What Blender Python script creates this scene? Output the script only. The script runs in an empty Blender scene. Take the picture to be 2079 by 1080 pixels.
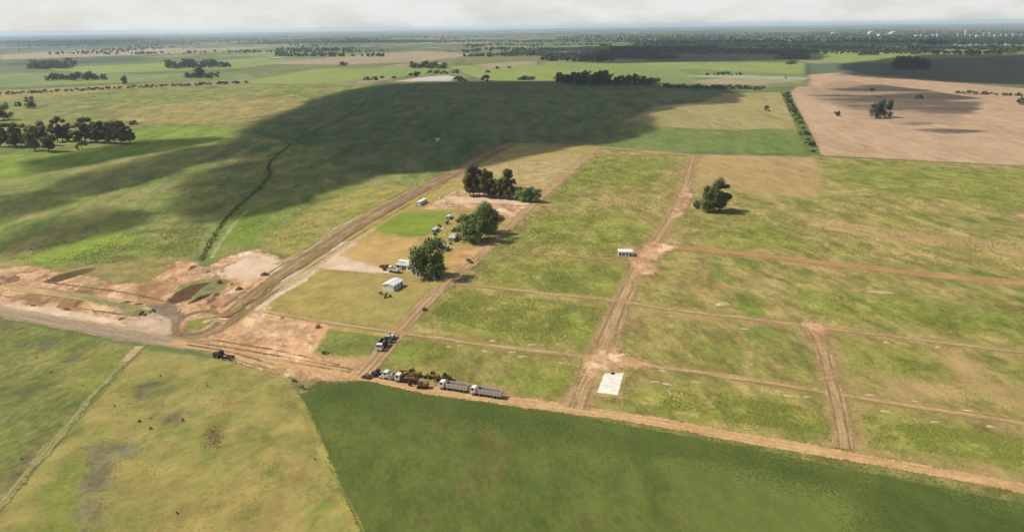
import bpy, math, random
import numpy as np
from mathutils import Vector, Matrix

random.seed(7)
rng = np.random.default_rng(7)
R = math.radians

# ------------------------------------------------------------------ camera, world, sun, exposure
sc = bpy.context.scene
PW, PH, FPX = 2079.0, 1080.0, 1431.0
CAM_H = 120.0
PITCH, ROLL = R(18.74), R(0.72)
fwd = Vector((0, math.cos(PITCH), -math.sin(PITCH)))
rt0 = Vector((1, 0, 0)); up0 = rt0.cross(fwd)
rt = math.cos(ROLL) * rt0 - math.sin(ROLL) * up0
up = math.cos(ROLL) * up0 + math.sin(ROLL) * rt0
cam_d = bpy.data.cameras.new('camera')
cam = bpy.data.objects.new('camera', cam_d)
sc.collection.objects.link(cam)
M = Matrix((rt, up, -fwd)).transposed().to_4x4()
M.translation = (0, 0, CAM_H)
cam.matrix_world = M
cam_d.sensor_width = 36.0
cam_d.lens = 36.0 * FPX / PW
cam_d.clip_start = 1.0
cam_d.clip_end = 200000.0
sc.camera = cam

SUN_EL = R(50.0)
SUN_AZ = R(4.0)                                  # the sun stands to the left, a touch beyond the picture plane
SUN = Vector((-math.cos(SUN_EL) * math.cos(SUN_AZ), math.cos(SUN_EL) * math.sin(SUN_AZ), math.sin(SUN_EL)))
w = bpy.data.worlds.new('World'); sc.world = w; w.use_nodes = True
wn = w.node_tree; wn.nodes.clear()
wo = wn.nodes.new('ShaderNodeOutputWorld'); wb = wn.nodes.new('ShaderNodeBackground')
sky = wn.nodes.new('ShaderNodeTexSky'); sky.sky_type = 'NISHITA'; sky.sun_disc = False
sky.sun_elevation = SUN_EL; sky.sun_rotation = R(-90) + SUN_AZ
sky.altitude = 100; sky.air_density = 1.0; sky.dust_density = 1.6; sky.ozone_density = 1.0
wb.inputs['Strength'].default_value = 0.072
# broken cumulus: gaps of blue overhead, closing up into a pale bank towards the horizon
def wnode(typ, ins=None, **pr):
    nd = wn.nodes.new('ShaderNode' + typ)
    for k, v in pr.items(): setattr(nd, k, v)
    for k, v in (ins or {}).items():
        if isinstance(v, bpy.types.NodeSocket): wn.links.new(v, nd.inputs[k])
        else: nd.inputs[k].default_value = v
    return nd
tc = wnode('TexCoord').outputs['Generated']
sz = wnode('SeparateXYZ', {0: tc}).outputs['Z']
mpw = wnode('Mapping', {'Vector': tc, 'Scale': (1, 1, 3.2)}).outputs[0]
nz = wnode('TexNoise', {'Vector': mpw, 'Scale': 7.0, 'Detail': 8.0, 'Roughness': 0.6}).outputs['Fac']
over = wnode('MapRange', {'Value': nz, 'From Min': 0.46, 'From Max': 0.62, 'To Min': 0.0, 'To Max': 0.6}, interpolation_type='SMOOTHSTEP').outputs[0]
low = wnode('MapRange', {'Value': nz, 'From Min': 0.4, 'From Max': 0.62, 'To Min': 0.72, 'To Max': 1.0}, interpolation_type='SMOOTHSTEP').outputs[0]
hor = wnode('MapRange', {'Value': sz, 'From Min': 0.05, 'From Max': 0.32, 'To Min': 1.0, 'To Max': 0.0}, interpolation_type='SMOOTHSTEP').outputs[0]
cov = wnode('Mix', {0: hor, 2: over, 3: low}).outputs[0]
mixw = wnode('Mix', {0: cov, 6: sky.outputs[0]}, data_type='RGBA')
mixw.inputs[7].default_value = (6.15, 6.25, 6.05, 1)
wn.links.new(mixw.outputs[2], wb.inputs['Color']); wn.links.new(wb.outputs[0], wo.inputs[0])

sl = bpy.data.lights.new('sun', 'SUN'); sl.energy = 3.3; sl.angle = R(0.53); sl.color = (1.0, 0.96, 0.9)
so = bpy.data.objects.new('sun', sl); sc.collection.objects.link(so)
so.rotation_euler = (-SUN).to_track_quat('-Z', 'Y').to_euler(); so.location = SUN * 400

vs = sc.view_settings
vs.view_transform = 'Standard'; vs.look = 'None'; vs.gamma = 1.0; vs.use_curve_mapping = False
vs.exposure = 0.88
sc.render.engine = 'CYCLES'
cy = sc.cycles
cy.use_denoising = True
cy.max_bounces = 5; cy.diffuse_bounces = 2; cy.glossy_bounces = 2; cy.transparent_max_bounces = 24
cy.volume_bounces = 1; cy.transmission_bounces = 2
cy.caustics_reflective = False; cy.caustics_refractive = False

# ------------------------------------------------------------------ helpers
C = sc.collection
CAMP = Vector((0, 0, CAM_H))
def at(px, py, z=0.0):
    d = fwd + ((px - PW / 2) / FPX) * rt + ((PH / 2 - py) / FPX) * up
    t = (z - CAM_H) / d.z
    return CAMP + d * t
def pxm(p):
    return FPX / max(1.0, (Vector(p) - CAMP).dot(fwd))     # pixels per metre at a point
def hm(px, py, hpx):                                        # height in metres of something hpx tall standing at a pixel
    p = at(px, py); dep = math.atan2(CAM_H, p.xy.length)
    return hpx / (pxm(p) * math.cos(dep))

def lin(c, k=1.0):
    out = []
    for v in c:
        v /= 255.0
        v = v / 12.92 if v <= 0.04045 else ((v + 0.055) / 1.055) ** 2.4
        out.append(v * k)
    return (*out, 1.0)
ALB = 0.56
def A(r, g, b):
    m = (r * 0.3 + g * 0.59 + b * 0.11)
    v = min(1.0, max(0.0, (g / r - 0.82) / 0.12)); k = 0.09 * v   # greens lean a little to olive, soils a little to straw
    return lin(((r + (m - r) * k) * 1.0, (g + (m - g) * k) * (1.01 - 0.04 * v), b + (m - b) * k), ALB)

def tag(o, label=None, cat=None, group=None, kind=None):
    if label: o['label'] = label
    if cat: o['category'] = cat
    if group: o['group'] = group
    if kind: o['kind'] = kind
    return o
def link(name, me, mat=None, parent=None):
    o = bpy.data.objects.new(name, me); C.objects.link(o)
    if mat is not None and len(me.materials) == 0: me.materials.append(mat)
    if parent is not None: o.parent = parent
    return o
def empty(name, loc, rz=0.0, s=1.0):
    o = bpy.data.objects.new(name, None); C.objects.link(o)
    o.location = loc; o.rotation_euler = (0, 0, rz)
    o.scale = (s, s, s) if not hasattr(s, '__len__') else s
    o.empty_display_size = 0.5
    return o
def copy_tree(o, parent=None):
    c = o.copy(); C.objects.link(c); c.parent = parent
    for ch in list(o.children): copy_tree(ch, c)
    return c
ONES = ['', 'first', 'second', 'third', 'fourth', 'fifth', 'sixth', 'seventh', 'eighth', 'ninth', 'tenth', 'eleventh', 'twelfth',
        'thirteenth', 'fourteenth', 'fifteenth', 'sixteenth', 'seventeenth', 'eighteenth', 'nineteenth']
TENS = {20: ('twentieth', 'twenty'), 30: ('thirtieth', 'thirty'), 40: ('fortieth', 'forty'), 50: ('fiftieth', 'fifty')}
def nth(n):
    if n < 20: return ONES[n]
    t, u = n // 10 * 10, n % 10
    return TENS[t][0] if u == 0 else TENS[t][1] + '-' + ONES[u]

_tab = np.random.default_rng(3).random((256, 256))
def vnoise(x, y):
    xi = np.floor(x).astype(int); yi = np.floor(y).astype(int)
    fx = x - xi; fy = y - yi
    fx = fx * fx * (3 - 2 * fx); fy = fy * fy * (3 - 2 * fy)
    g = lambda a, b: _tab[a & 255, b & 255]
    return (g(xi, yi) * (1 - fx) + g(xi + 1, yi) * fx) * (1 - fy) + (g(xi, yi + 1) * (1 - fx) + g(xi + 1, yi + 1) * fx) * fy
def fbm(x, y, o=4):
    x = np.asarray(x, float); y = np.asarray(y, float); s = 0; a = 0.5; t = 0
    for i in range(o):
        s = s + a * vnoise(x + 17.3 * i, y - 9.1 * i); t += a; x = x * 2.03; y = y * 2.03; a *= 0.5
    return s / t

def sdist(P, X, Y):                                         # signed distance to a closed polygon, positive inside
    P = np.asarray(P, float); n = len(P)
    d = np.full(X.shape, 1e18); ins = np.zeros(X.shape, bool)
    for i in range(n):
        ax, ay = P[i]; bx, by = P[(i + 1) % n]
        ex, ey = bx - ax, by - ay
        t = np.clip(((X - ax) * ex + (Y - ay) * ey) / (ex * ex + ey * ey + 1e-9), 0, 1)
        d = np.minimum(d, (X - ax - t * ex) ** 2 + (Y - ay - t * ey) ** 2)
        c = (ay > Y) != (by > Y)
        with np.errstate(divide='ignore', invalid='ignore'):
            ins ^= c & (X < (bx - ax) * (Y - ay) / (by - ay + 1e-12) + ax)
    return np.where(ins, 1, -1) * np.sqrt(d)
def wpoly(pp): return [tuple(at(*p).xy) for p in pp]

def mesh_np(name, V, F, mat=None, attrs=None, smooth=False):
    me = bpy.data.meshes.new(name)
    me.from_pydata(V.tolist() if hasattr(V, 'tolist') else V, [], F.tolist() if hasattr(F, 'tolist') else F)
    if attrs:
        for k, a in attrs.items():
            at_ = me.attributes.new(k, 'FLOAT', 'POINT'); at_.data.foreach_set('value', np.asarray(a, np.float32).ravel())
    if smooth: me.polygons.foreach_set('use_smooth', [True] * len(me.polygons))
    if mat: me.materials.append(mat)
    me.update()
    return me

# ------------------------------------------------------------------ material toolkit
class NT:
    def __init__(s, name):
        s.m = bpy.data.materials.new(name); s.m.use_nodes = True
        s.t = s.m.node_tree; s.t.nodes.clear()
        s.out = s.t.nodes.new('ShaderNodeOutputMaterial')
    def n(s, typ, ins=None, **pr):
        nd = s.t.nodes.new('ShaderNode' + typ)
        for k, v in pr.items(): setattr(nd, k, v)
        for k, v in (ins or {}).items(): s.put(nd.inputs[k], v)
        return nd
    def put(s, sock, v):
        if isinstance(v, bpy.types.NodeSocket): s.t.links.new(v, sock)
        elif v is not None: sock.default_value = v
    def math(s, op, a, b=None, clamp=False):
        nd = s.n('Math', {0: a}, operation=op, use_clamp=clamp)
        if b is not None: s.put(nd.inputs[1], b)
        return nd.outputs[0]
    def pos(s): return s.n('NewGeometry').outputs['Position']
    def obj(s): return s.n('TexCoord').outputs['Object']
    def mapv(s, v, rot=0.0, sx=1.0, sy=1.0, sz=1.0, loc=(0, 0, 0)):
        # rotate first, then stretch: a texture stretched along its own axes
        a = s.n('Mapping', {'Vector': v, 'Rotation': (0, 0, rot), 'Location': loc}).outputs[0]
        return s.n('Mapping', {'Vector': a, 'Scale': (sx, sy, sz)}).outputs[0]
    def noise(s, v, scale, detail=4.0, rough=0.55, dist=0.0):
        return s.n('TexNoise', {'Vector': v, 'Scale': scale, 'Detail': detail, 'Roughness': rough, 'Distortion': dist}).outputs['Fac']
    def mr(s, v, a, b, c=0.0, d=1.0):
        return s.n('MapRange', {'Value': v, 'From Min': a, 'From Max': b, 'To Min': c, 'To Max': d}, interpolation_type='SMOOTHSTEP').outputs[0]
    def mix(s, f, a, b, mode='MIX'):
        nd = s.n('Mix', data_type='RGBA', blend_type=mode)
        s.put(nd.inputs[0], f); s.put(nd.inputs[6], a); s.put(nd.inputs[7], b)
        return nd.outputs[2]
    def attr(s, name): return s.n('Attribute', attribute_name=name).outputs['Fac']
    def finish(s, col, rough=0.9, bump=None, bstr=0.5, bdist=0.3, alpha=None, spec=0.15, metal=0.0):
        b = s.n('BsdfPrincipled', {'Base Color': col, 'Roughness': rough, 'Metallic': metal, 'Specular IOR Level': spec})
        if bump is not None:
            bp = s.n('Bump', {'Height': bump, 'Strength': bstr, 'Distance': bdist})
            s.t.links.new(bp.outputs[0], b.inputs['Normal'])
        o = b.outputs[0]
        if alpha is not None:
            tr = s.n('BsdfTransparent'); ms = s.n('MixShader', {0: alpha, 1: tr.outputs[0], 2: o}); o = ms.outputs[0]
        s.t.links.new(o, s.out.inputs['Surface'])
        return s.m

GRID = math.atan2(*(at(740, 752) - at(1215, 300)).yx)       # heading of the plot lanes
def grain(t, P, f):
    """a rim that thins out as separate tufts and clods, each either there or not"""
    g = t.mr(t.noise(P, 1.1, 3, 0.75), 0.32, 0.68, 0.02, 0.98)
    return t.math('GREATER_THAN', f, g)
def edge_alpha(t, P, soft, rag, rscale):
    e = t.attr('edge')
    n1 = t.noise(P, rscale, 5, 0.65)
    k = t.math('MULTIPLY', t.math('SUBTRACT', n1, 0.5), rag * 2)
    return grain(t, P, t.mr(t.math('ADD', e, k), -soft, soft))

def land(name, c_main, c_alt, c_dry=None, big=1 / 70, mid=1 / 14, dry=(0.52, 0.66), rot=0.0, stretch=1.0, soft=2.0, rag=3.0, rscale=1 / 9,
         fine=0.55, bstr=0.6, spots=None, seed=0.0, edge=True, rows=None, finescale=0.55):
    """vegetated or bare ground: three colours broken up at several sizes, relief, ragged rim"""
    t = NT(name); P0 = t.pos()
    P = t.mapv(P0, rot, 1.0, stretch, 1.0, (seed, seed * 1.7, seed))
    b0 = t.math('ADD', t.math('MULTIPLY', t.noise(P, big, 6, 0.65, 0.6), 0.65), t.math('MULTIPLY', t.noise(P, mid * 2.2, 4, 0.65), 0.35))
    b1 = t.mr(b0, 0.41, 0.59)
    col = t.mix(b1, c_main, c_alt)
    if c_dry:
        m1 = t.noise(P, mid, 6, 0.62, 0.4)
        m2 = t.noise(P, big * 1.9, 4, 0.6)
        mm = t.math('ADD', t.math('MULTIPLY', m1, 0.6), t.math('MULTIPLY', m2, 0.4))
        col = t.mix(t.mr(mm, dry[0], dry[1]), col, c_dry)
    if spots:
        for (sc_, lo, hi, scol) in spots:
            Ps = t.mapv(P0, rot, 1.0, stretch, 1.0, (seed * 3.1 + 40, 11 + sc_ * 300, seed))
            col = t.mix(t.mr(t.noise(Ps, sc_, 5, 0.6, 0.3), lo, hi), col, scol)
    f1 = t.noise(P, finescale, 6, 0.7)
    f2 = t.noise(P, finescale / 5, 4, 0.6)
    ff = t.math('ADD', t.math('MULTIPLY', f1, 0.5), t.math('MULTIPLY', f2, 0.5))
    br = t.mr(ff, 0.34, 0.66, 1 - fine * 0.6, 1 + fine * 0.6)
    if rows:
        rr, per, amt = rows
        wv = t.n('TexWave', {'Vector': t.mapv(P0, rr), 'Scale': 1.0 / per * 0.314, 'Distortion': 1.2, 'Detail': 3.0, 'Detail Scale': 0.6}).outputs['Fac']
        br = t.math('MULTIPLY', br, t.mr(wv, 0.0, 1.0, 1 - amt, 1 + amt))
    col = t.mix(1.0, col, t.n('CombineColor', {0: br, 1: br, 2: br}).outputs[0], 'MULTIPLY')
    al = edge_alpha(t, P0, soft, rag, rscale) if edge else None
    return t.finish(col, 0.95, ff, bstr, 0.5, al, 0.1)

def road(name, c_main, c_alt, c_rut, c_mid=None, soft=0.7, rag=1.2, rut=0.45, rutw=0.18, bstr=0.6, grass_mid=0.0, seed=0.0, cover=0.0):
    t = NT(name); P0 = t.pos(); P = t.mapv(P0, 0, loc=(seed, seed, 0))
    ac = t.attr('across'); al_ = t.attr('along')
    b1 = t.mr(t.noise(P, 1 / 22, 5, 0.6, 0.5), 0.38, 0.62)
    col = t.mix(b1, c_main, c_alt)
    vv = t.n('CombineXYZ', {0: t.math('MULTIPLY', ac, 2.2), 1: t.math('MULTIPLY', al_, 0.035), 2: seed}).outputs[0]
    streak = t.noise(vv, 2.2, 5, 0.65)
    aa = t.math('ABSOLUTE', t.math('ADD', ac, t.math('MULTIPLY', t.math('SUBTRACT', streak, 0.5), 0.25)))
    r1 = t.math('ABSOLUTE', t.math('SUBTRACT', aa, rut))
    rf = t.math('MULTIPLY', t.mr(r1, 0.0, rutw, 1.0, 0.0), t.mr(t.noise(P, 1 / 13, 3), 0.3, 0.55))
    col = t.mix(t.mr(streak, 0.35, 0.68, 0.0, 0.75), col, c_rut)
    col = t.mix(t.math('MULTIPLY', rf, 0.85), col, c_rut)
    if c_mid:
        mf = t.math('MULTIPLY', t.mr(aa, 0.0, 0.26, 1.0, 0.0), grass_mid)
        col = t.mix(mf, col, c_mid)
    f1 = t.noise(P, 0.5, 5, 0.7)
    br = t.mr(f1, 0.3, 0.7, 0.82, 1.18)
    col = t.mix(1.0, col, t.n('CombineColor', {0: br, 1: br, 2: br}).outputs[0], 'MULTIPLY')
    e = t.attr('edge')
    k = t.math('MULTIPLY', t.math('SUBTRACT', t.noise(P, 1 / 5, 5, 0.68), 0.5), rag * 2)
    k2 = t.math('MULTIPLY', t.math('SUBTRACT', t.noise(P, 1 / 26, 3, 0.6), 0.5 + cover), rag * 2.4)
    al = grain(t, P, t.mr(t.math('ADD', e, t.math('ADD', k, k2)), -soft, soft))
    return t.finish(col, 0.95, t.math('ADD', f1, t.math('MULTIPLY', rf, -0.6)), bstr, 0.35, al, 0.1)

def plain(name, rgb, rough=0.6, var=0.15, scale=1.5, metal=0.0, spec=0.3, bstr=0.0, k=0.62, objrand=0.0):
    t = NT(name); P = t.obj()
    n1 = t.noise(P, scale, 5, 0.6)
    br = t.mr(n1, 0.3, 0.7, 1 - var, 1 + var)
    if objrand:
        oi = t.n('ObjectInfo').outputs['Random']
        br = t.math('MULTIPLY', br, t.mr(oi, 0, 1, 1 - objrand, 1 + objrand))
    col = t.mix(1.0, lin(rgb, k), t.n('CombineColor', {0: br, 1: br, 2: br}).outputs[0], 'MULTIPLY')
    return t.finish(col, rough, n1 if bstr else None, bstr, 0.05, None, spec, metal)

def foliage(name, c_dark, c_light, c_warm, scale=0.5, objrand=0.22):
    t = NT(name); P = t.obj()
    n1 = t.noise(P, scale, 3, 0.6); n2 = t.noise(P, scale * 4.5, 3, 0.6)
    col = t.mix(t.mr(n1, 0.35, 0.65), lin(c_dark, 1), lin(c_light, 1))
    oi = t.n('ObjectInfo').outputs['Random']
    col = t.mix(t.math('MULTIPLY', t.mr(oi, 0.3, 1.0), 0.5), col, lin(c_warm, 1))
    br = t.math('MULTIPLY', t.mr(n2, 0.3, 0.7, 0.7, 1.3), t.mr(oi, 0, 1, 1 - objrand, 1 + objrand))
    col = t.mix(1.0, col, t.n('CombineColor', {0: br, 1: br, 2: br}).outputs[0], 'MULTIPLY')
    return t.finish(col, 0.75, None, 0, 0, None, 0.2)

# ------------------------------------------------------------------ ground sheets
LAID = []                                                   # boxes of what already lies on the ground, with their heights
def nextz(P):
    P = np.asarray(P); a = P.min(0) - 3; b = P.max(0) + 3
    step = 0.004 if a[1] < 700 else 0.02
    z = max([h for (c, d, h) in LAID if a[0] < d[0] and b[0] > c[0] and a[1] < d[1] and b[1] > c[1]] + [0.0]) + step
    LAID.append((a, b, z))
    return z
def sheet(name, pp, mat, soft=3.0, n=120, z=None, kind='structure', world=False, parent=None):
    P = np.array(pp if world else wpoly(pp)); z = nextz(P) if z is None else z
    m = soft * 1.3
    x0, y0 = P.min(0) - m; x1, y1 = P.max(0) + m
    step = max((x1 - x0), (y1 - y0)) / n
    nx = max(4, int((x1 - x0) / step) + 1); ny = max(4, int((y1 - y0) / step) + 1)
    xs = np.linspace(x0, x1, nx + 1); ys = np.linspace(y0, y1, ny + 1)
    X, Y = np.meshgrid(xs, ys)
    D = sdist(P, X, Y)
    ids = np.arange(X.size).reshape(X.shape)
    keep = np.maximum.reduce([D[:-1, :-1], D[1:, :-1], D[:-1, 1:], D[1:, 1:]]) > -m * 0.6
    q = np.stack([ids[:-1, :-1][keep], ids[:-1, 1:][keep], ids[1:, 1:][keep], ids[1:, :-1][keep]], 1)
    used, inv = np.unique(q, return_inverse=True)
    q = inv.reshape(q.shape)
    V = np.stack([X.ravel()[used], Y.ravel()[used], np.full(len(used), z)], 1)
    o = link(name, mesh_np(name, V, q, mat, {'edge': D.ravel()[used]}), None, parent)
    if parent is None: tag(o, kind=kind)
    return o

def smooth_line(pp, step):
    P = [at(*p).xy for p in pp]
    P = [P[0] * 2 - P[1]] + P + [P[-1] * 2 - P[-2]]
    out = []
    for i in range(1, len(P) - 2):
        a, b, c, d = P[i - 1], P[i], P[i + 1], P[i + 2]
        n = max(2, int((c - b).length / step))
        for k in range(n):
            t = k / n
            out.append(0.5 * ((2 * b) + (c - a) * t + (2 * a - 5 * b + 4 * c - d) * t * t + (3 * b - a - 3 * c + d) * t ** 3))
    out.append(P[-2])
    return np.array([(p.x, p.y) for p in out])
def ribbon(name, pp, width, mat, soft=1.0, step=3.0, z=None, prof=None, shift=0.0, kind='structure'):
    """a lane that follows a line of picture points on the ground; prof = heights across it"""
    L = smooth_line(pp, step); z = nextz(L) if z is None else z
    T = np.gradient(L, axis=0); T /= np.linalg.norm(T, axis=1)[:, None] + 1e-9
    N = np.stack([-T[:, 1], T[:, 0]], 1)
    L = L + N * shift
    s = np.r_[0, np.cumsum(np.linalg.norm(np.diff(L, axis=0), axis=1))]
    W = np.interp(np.linspace(0, 1, len(L)), np.linspace(0, 1, len(width)), width) if hasattr(width, '__len__') else np.full(len(L), width)
    K = 13 if prof is None else len(prof)
    us = np.linspace(-1, 1, K)
    hw = W / 2 + soft + 1.2
    V = []; E = []; AC = []; AL = []
    for j, u in enumerate(us):
        off = u * hw
        p = L + N * off[:, None]
        h = np.full(len(L), z) if prof is None else z + prof[j] * (0.7 + 0.6 * fbm(s / 14 + j * 3.1, s * 0 + j))
        V.append(np.c_[p, h]); E.append(W / 2 - np.abs(off)); AC.append(off / (W / 2)); AL.append(s)
    V = np.stack(V, 1).reshape(-1, 3); n = len(L)
    i = np.arange((n - 1) * (K - 1)); r = i // (K - 1); c = i % (K - 1)
    a = r * K + c
    F = np.stack([a, a + K, a + K + 1, a + 1], 1)
    o = link(name, mesh_np(name, V, F, mat, {'edge': np.stack(E, 1), 'across': np.stack(AC, 1), 'along': np.stack(AL, 1)}, prof is not None))
    return tag(o, kind=kind)

# the country: one disc out to the horizon, parcelled far off
t = NT('country'); P0 = t.pos()
Pm = t.mapv(P0, R(12), 1.0, 0.62)
vo = t.n('TexVoronoi', {'Vector': Pm, 'Scale': 1 / 620.0, 'Randomness': 0.85}, distance='MANHATTAN')
hsh = t.n('SeparateColor', {0: vo.outputs['Color']})
rp = t.n('ValToRGB', {0: hsh.outputs[0]}); e = rp.color_ramp; e.interpolation = 'CONSTANT'
stops = [(0, (132, 140, 72)), (0.18, (150, 150, 92)), (0.34, (110, 128, 66)), (0.5, (166, 150, 112)), (0.6, (140, 156, 76)), (0.74, (120, 122, 78)), (0.86, (176, 156, 128))]
while len(e.elements) < len(stops): e.elements.new(0.5)
for el, (p_, c_) in zip(e.elements, stops): el.position = p_; el.color = A(*c_)
n1 = t.noise(t.mapv(P0, R(5), 1, 0.4), 1 / 260.0, 7, 0.65); n2 = t.noise(P0, 1 / 40.0, 6, 0.65)
dist = t.n('VectorMath', {0: P0}, operation='LENGTH').outputs['Value']
c1 = t.mix(t.mr(n1, 0.42, 0.62), rp.outputs[0], A(112, 124, 66))
wd = t.math('ADD', t.noise(t.mapv(P0, R(3), 1, 0.5), 1 / 900.0, 6, 0.65), t.mr(dist, 2500.0, 9000.0, 0.0, 0.1))
c1 = t.mix(t.mr(wd, 0.56, 0.62), c1, A(84, 98, 62))
br = t.mr(n2, 0.3, 0.7, 0.72, 1.25)
c1 = t.mix(1.0, c1, t.n('CombineColor', {0: br, 1: br, 2: br}).outputs[0], 'MULTIPLY')
m_country = t.finish(c1, 0.95, n2, 0.3, 2.0, None, 0.1)
rad = [0, 60, 130, 220, 340, 520, 800, 1300, 2200, 4000, 8000, 16000, 30000, 42000]
V = [(0, 0, 0)]; F = []; K = 96
for r_ in rad[1:]:
    for k in range(K): V.append((r_ * math.cos(2 * math.pi * k / K), r_ * math.sin(2 * math.pi * k / K), 0))
for k in range(K): F.append((0, 1 + k, 1 + (k + 1) % K))
for i in range(len(rad) - 2):
    for k in range(K):
        a = 1 + i * K + k; b = 1 + i * K + (k + 1) % K
        F.append((a, a + K, b + K, b))
tag(link('ground', mesh_np('ground', V, F, m_country)), kind='structure')

# ---- far and middle fields
g_pasture = land('pasture_grass', A(140, 148, 66), A(114, 136, 52), A(162, 152, 84), 1 / 100, 1 / 20, (0.46, 0.62), R(-8), 0.45, 12, 14, 1 / 40, 0.62, finescale=0.3,
                 spots=[(1 / 90, 0.56, 0.72, A(118, 112, 70))])
sheet('pasture', [(-900, 540), (-200, 590), (0, 552), (100, 558), (350, 540), (520, 515), (590, 545), (700, 472), (850, 392), (940, 347), (1040, 293), (1215, 299),
                  (1300, 255), (1480, 182), (1100, 174), (800, 168), (700, 172), (500, 170), (0, 193), (-700, 230)], g_pasture, 8, 170)
g_dry = land('dry_grass', A(176, 158, 90), A(158, 146, 78), A(140, 142, 66), 1 / 60, 1 / 14, (0.48, 0.62), R(-5), 0.4, 16, 22, 1 / 40, 0.5, seed=5, finescale=0.3)
g_bright = land('lush_grass', A(138, 160, 52), A(122, 150, 44), A(156, 158, 66), 1 / 50, 1 / 12, (0.5, 0.66), R(-8), 0.4, 16, 22, 1 / 40, 0.5, seed=8, finescale=0.3)
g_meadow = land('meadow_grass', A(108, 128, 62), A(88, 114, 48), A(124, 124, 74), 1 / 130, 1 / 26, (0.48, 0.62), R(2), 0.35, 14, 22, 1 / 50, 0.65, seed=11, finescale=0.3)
sheet('dry_pasture', [(215, 225), (330, 212), (480, 200), (640, 200), (620, 226), (540, 246), (420, 254), (300, 252), (240, 246)], g_dry, 20)
sheet('dry_pasture', [(0, 184), (130, 178), (250, 172), (300, 178), (170, 190), (0, 205), (-100, 205)], g_dry, 20)
sheet('lush_meadow', [(270, 262), (400, 258), (480, 262), (470, 285), (380, 300), (250, 320), (120, 345), (-80, 372), (-80, 320), (90, 312), (240, 296)], g_bright, 14)
sheet('lush_meadow', [(40, 528), (120, 500), (205, 476), (262, 472), (275, 486), (215, 505), (150, 530), (90, 540)], land(
    'wet_grass', A(146, 174, 50), A(138, 162, 52), A(150, 160, 60), 1 / 30, 1 / 9, (0.55, 0.7), 0, 0.6, 8, 9, 1 / 16, 0.35, seed=3), 10)
sheet('lush_meadow', [(430, 520), (455, 450), (520, 420), (560, 440), (540, 480), (480, 500)], g_bright, 14)
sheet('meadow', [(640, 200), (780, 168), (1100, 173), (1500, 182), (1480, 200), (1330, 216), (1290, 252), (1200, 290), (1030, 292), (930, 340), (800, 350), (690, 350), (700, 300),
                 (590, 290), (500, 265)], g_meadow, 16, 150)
sheet('dry_pasture', [(560, 470), (640, 420), (720, 385), (790, 372), (840, 380), (760, 430), (660, 490), (590, 520), (540, 505)], land(
    'tawny_grass', A(172, 160, 80), A(150, 152, 64), A(128, 138, 52), 1 / 40, 1 / 9, (0.52, 0.66), R(20), 0.6, 7, 9, 1 / 18, 0.5, seed=21), 9)
# beyond the plots: green strip, dry strip, ploughed land
g_strip = land('strip_grass', A(112, 134, 58), A(128, 142, 66), A(150, 146, 78), 1 / 60, 1 / 14, (0.54, 0.68), 0, 0.3, 4, 6, 1 / 20, 0.4, seed=31)
g_stubble = land('stubble', A(174, 158, 96), A(160, 150, 84), A(134, 142, 68), 1 / 80, 1 / 18, (0.52, 0.66), 0, 0.25, 8, 12, 1 / 30, 0.35, seed=33)
sheet('grass_field', [(1205, 297), (1260, 262), (1300, 250), (1480, 188), (1596, 186), (1618, 225), (1654, 313), (1420, 308)], g_strip, 5, 120)
sheet('stubble_field', [(1262, 248), (1330, 216), (1420, 208), (1470, 190), (1585, 188), (1600, 215), (1622, 262), (1450, 264), (1330, 257)], g_stubble, 8)
g_plough = land('ploughed_soil', A(198, 164, 130), A(186, 152, 116), A(174, 136, 102), 1 / 90, 1 / 16, (0.54, 0.7), R(4), 0.3, 5, 6, 1 / 25, 0.3, 0.5, seed=41,
                spots=[(1 / 45, 0.62, 0.72, A(150, 128, 86))], rows=(R(86), 5.0, 0.05))
sheet('ploughed_field', [(1604, 190), (1640, 152), (1700, 148), (2079, 180), (2500, 212), (2800, 385), (2079, 337), (1664, 316), (1640, 262)], g_plough, 5, 140)
g_verge = land('hedge_verge', A(98, 122, 48), A(112, 130, 56), A(138, 140, 70), 1 / 30, 1 / 8, (0.56, 0.7), 0, 1, 3, 4, 1 / 10, 0.5, seed=44)
ribbon('hedge_strip', [(1592, 186), (1606, 215), (1630, 262), (1652, 314)], 12, g_verge, 3, 6)
g_farcrop = land('far_crop', A(120, 142, 70), A(140, 158, 78), A(150, 156, 92), 1 / 220, 1 / 60, (0.54, 0.68), 0, 0.3, 16, 20, 1 / 80, 0.3, seed=51)
g_farlime = land('far_pasture', A(152, 168, 76), A(138, 158, 70), A(168, 166, 104), 1 / 220, 1 / 60, (0.55, 0.7), 0, 0.3, 20, 26, 1 / 90, 0.25, seed=53)
g_fartan = land('far_stubble', A(178, 160, 122), A(164, 148, 106), A(186, 160, 134), 1 / 220, 1 / 60, (0.5, 0.66), 0, 0.3, 20, 26, 1 / 90, 0.25, seed=55)
g_fardark = land('far_dark_crop', A(100, 122, 84), A(92, 112, 72), A(110, 116, 84), 1 / 220, 1 / 60, (0.52, 0.68), 0, 0.3, 20, 26, 1 / 90, 0.25, seed=57)
g_farsoil = land('far_soil', A(98, 108, 74), A(106, 100, 78), A(92, 108, 70), 1 / 260, 1 / 80, (0.5, 0.66), 0, 0.2, 14, 14, 1 / 90, 0.25, seed=59)
sheet('far_field', [(900, 134), (1090, 134), (1100, 128), (1250, 126), (1640, 128), (1640, 150), (1560, 152), (1400, 160), (1250, 160), (1000, 168), (940, 150)], g_farlime, 20)
sheet('far_field', [(1250, 148), (1400, 140), (1640, 152), (1640, 176), (1480, 178), (1340, 168)], g_farcrop, 20)
sheet('far_field', [(1400, 166), (1460, 160), (1630, 163), (1632, 166), (1545, 172), (1440, 172)], g_fartan, 10)
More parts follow.
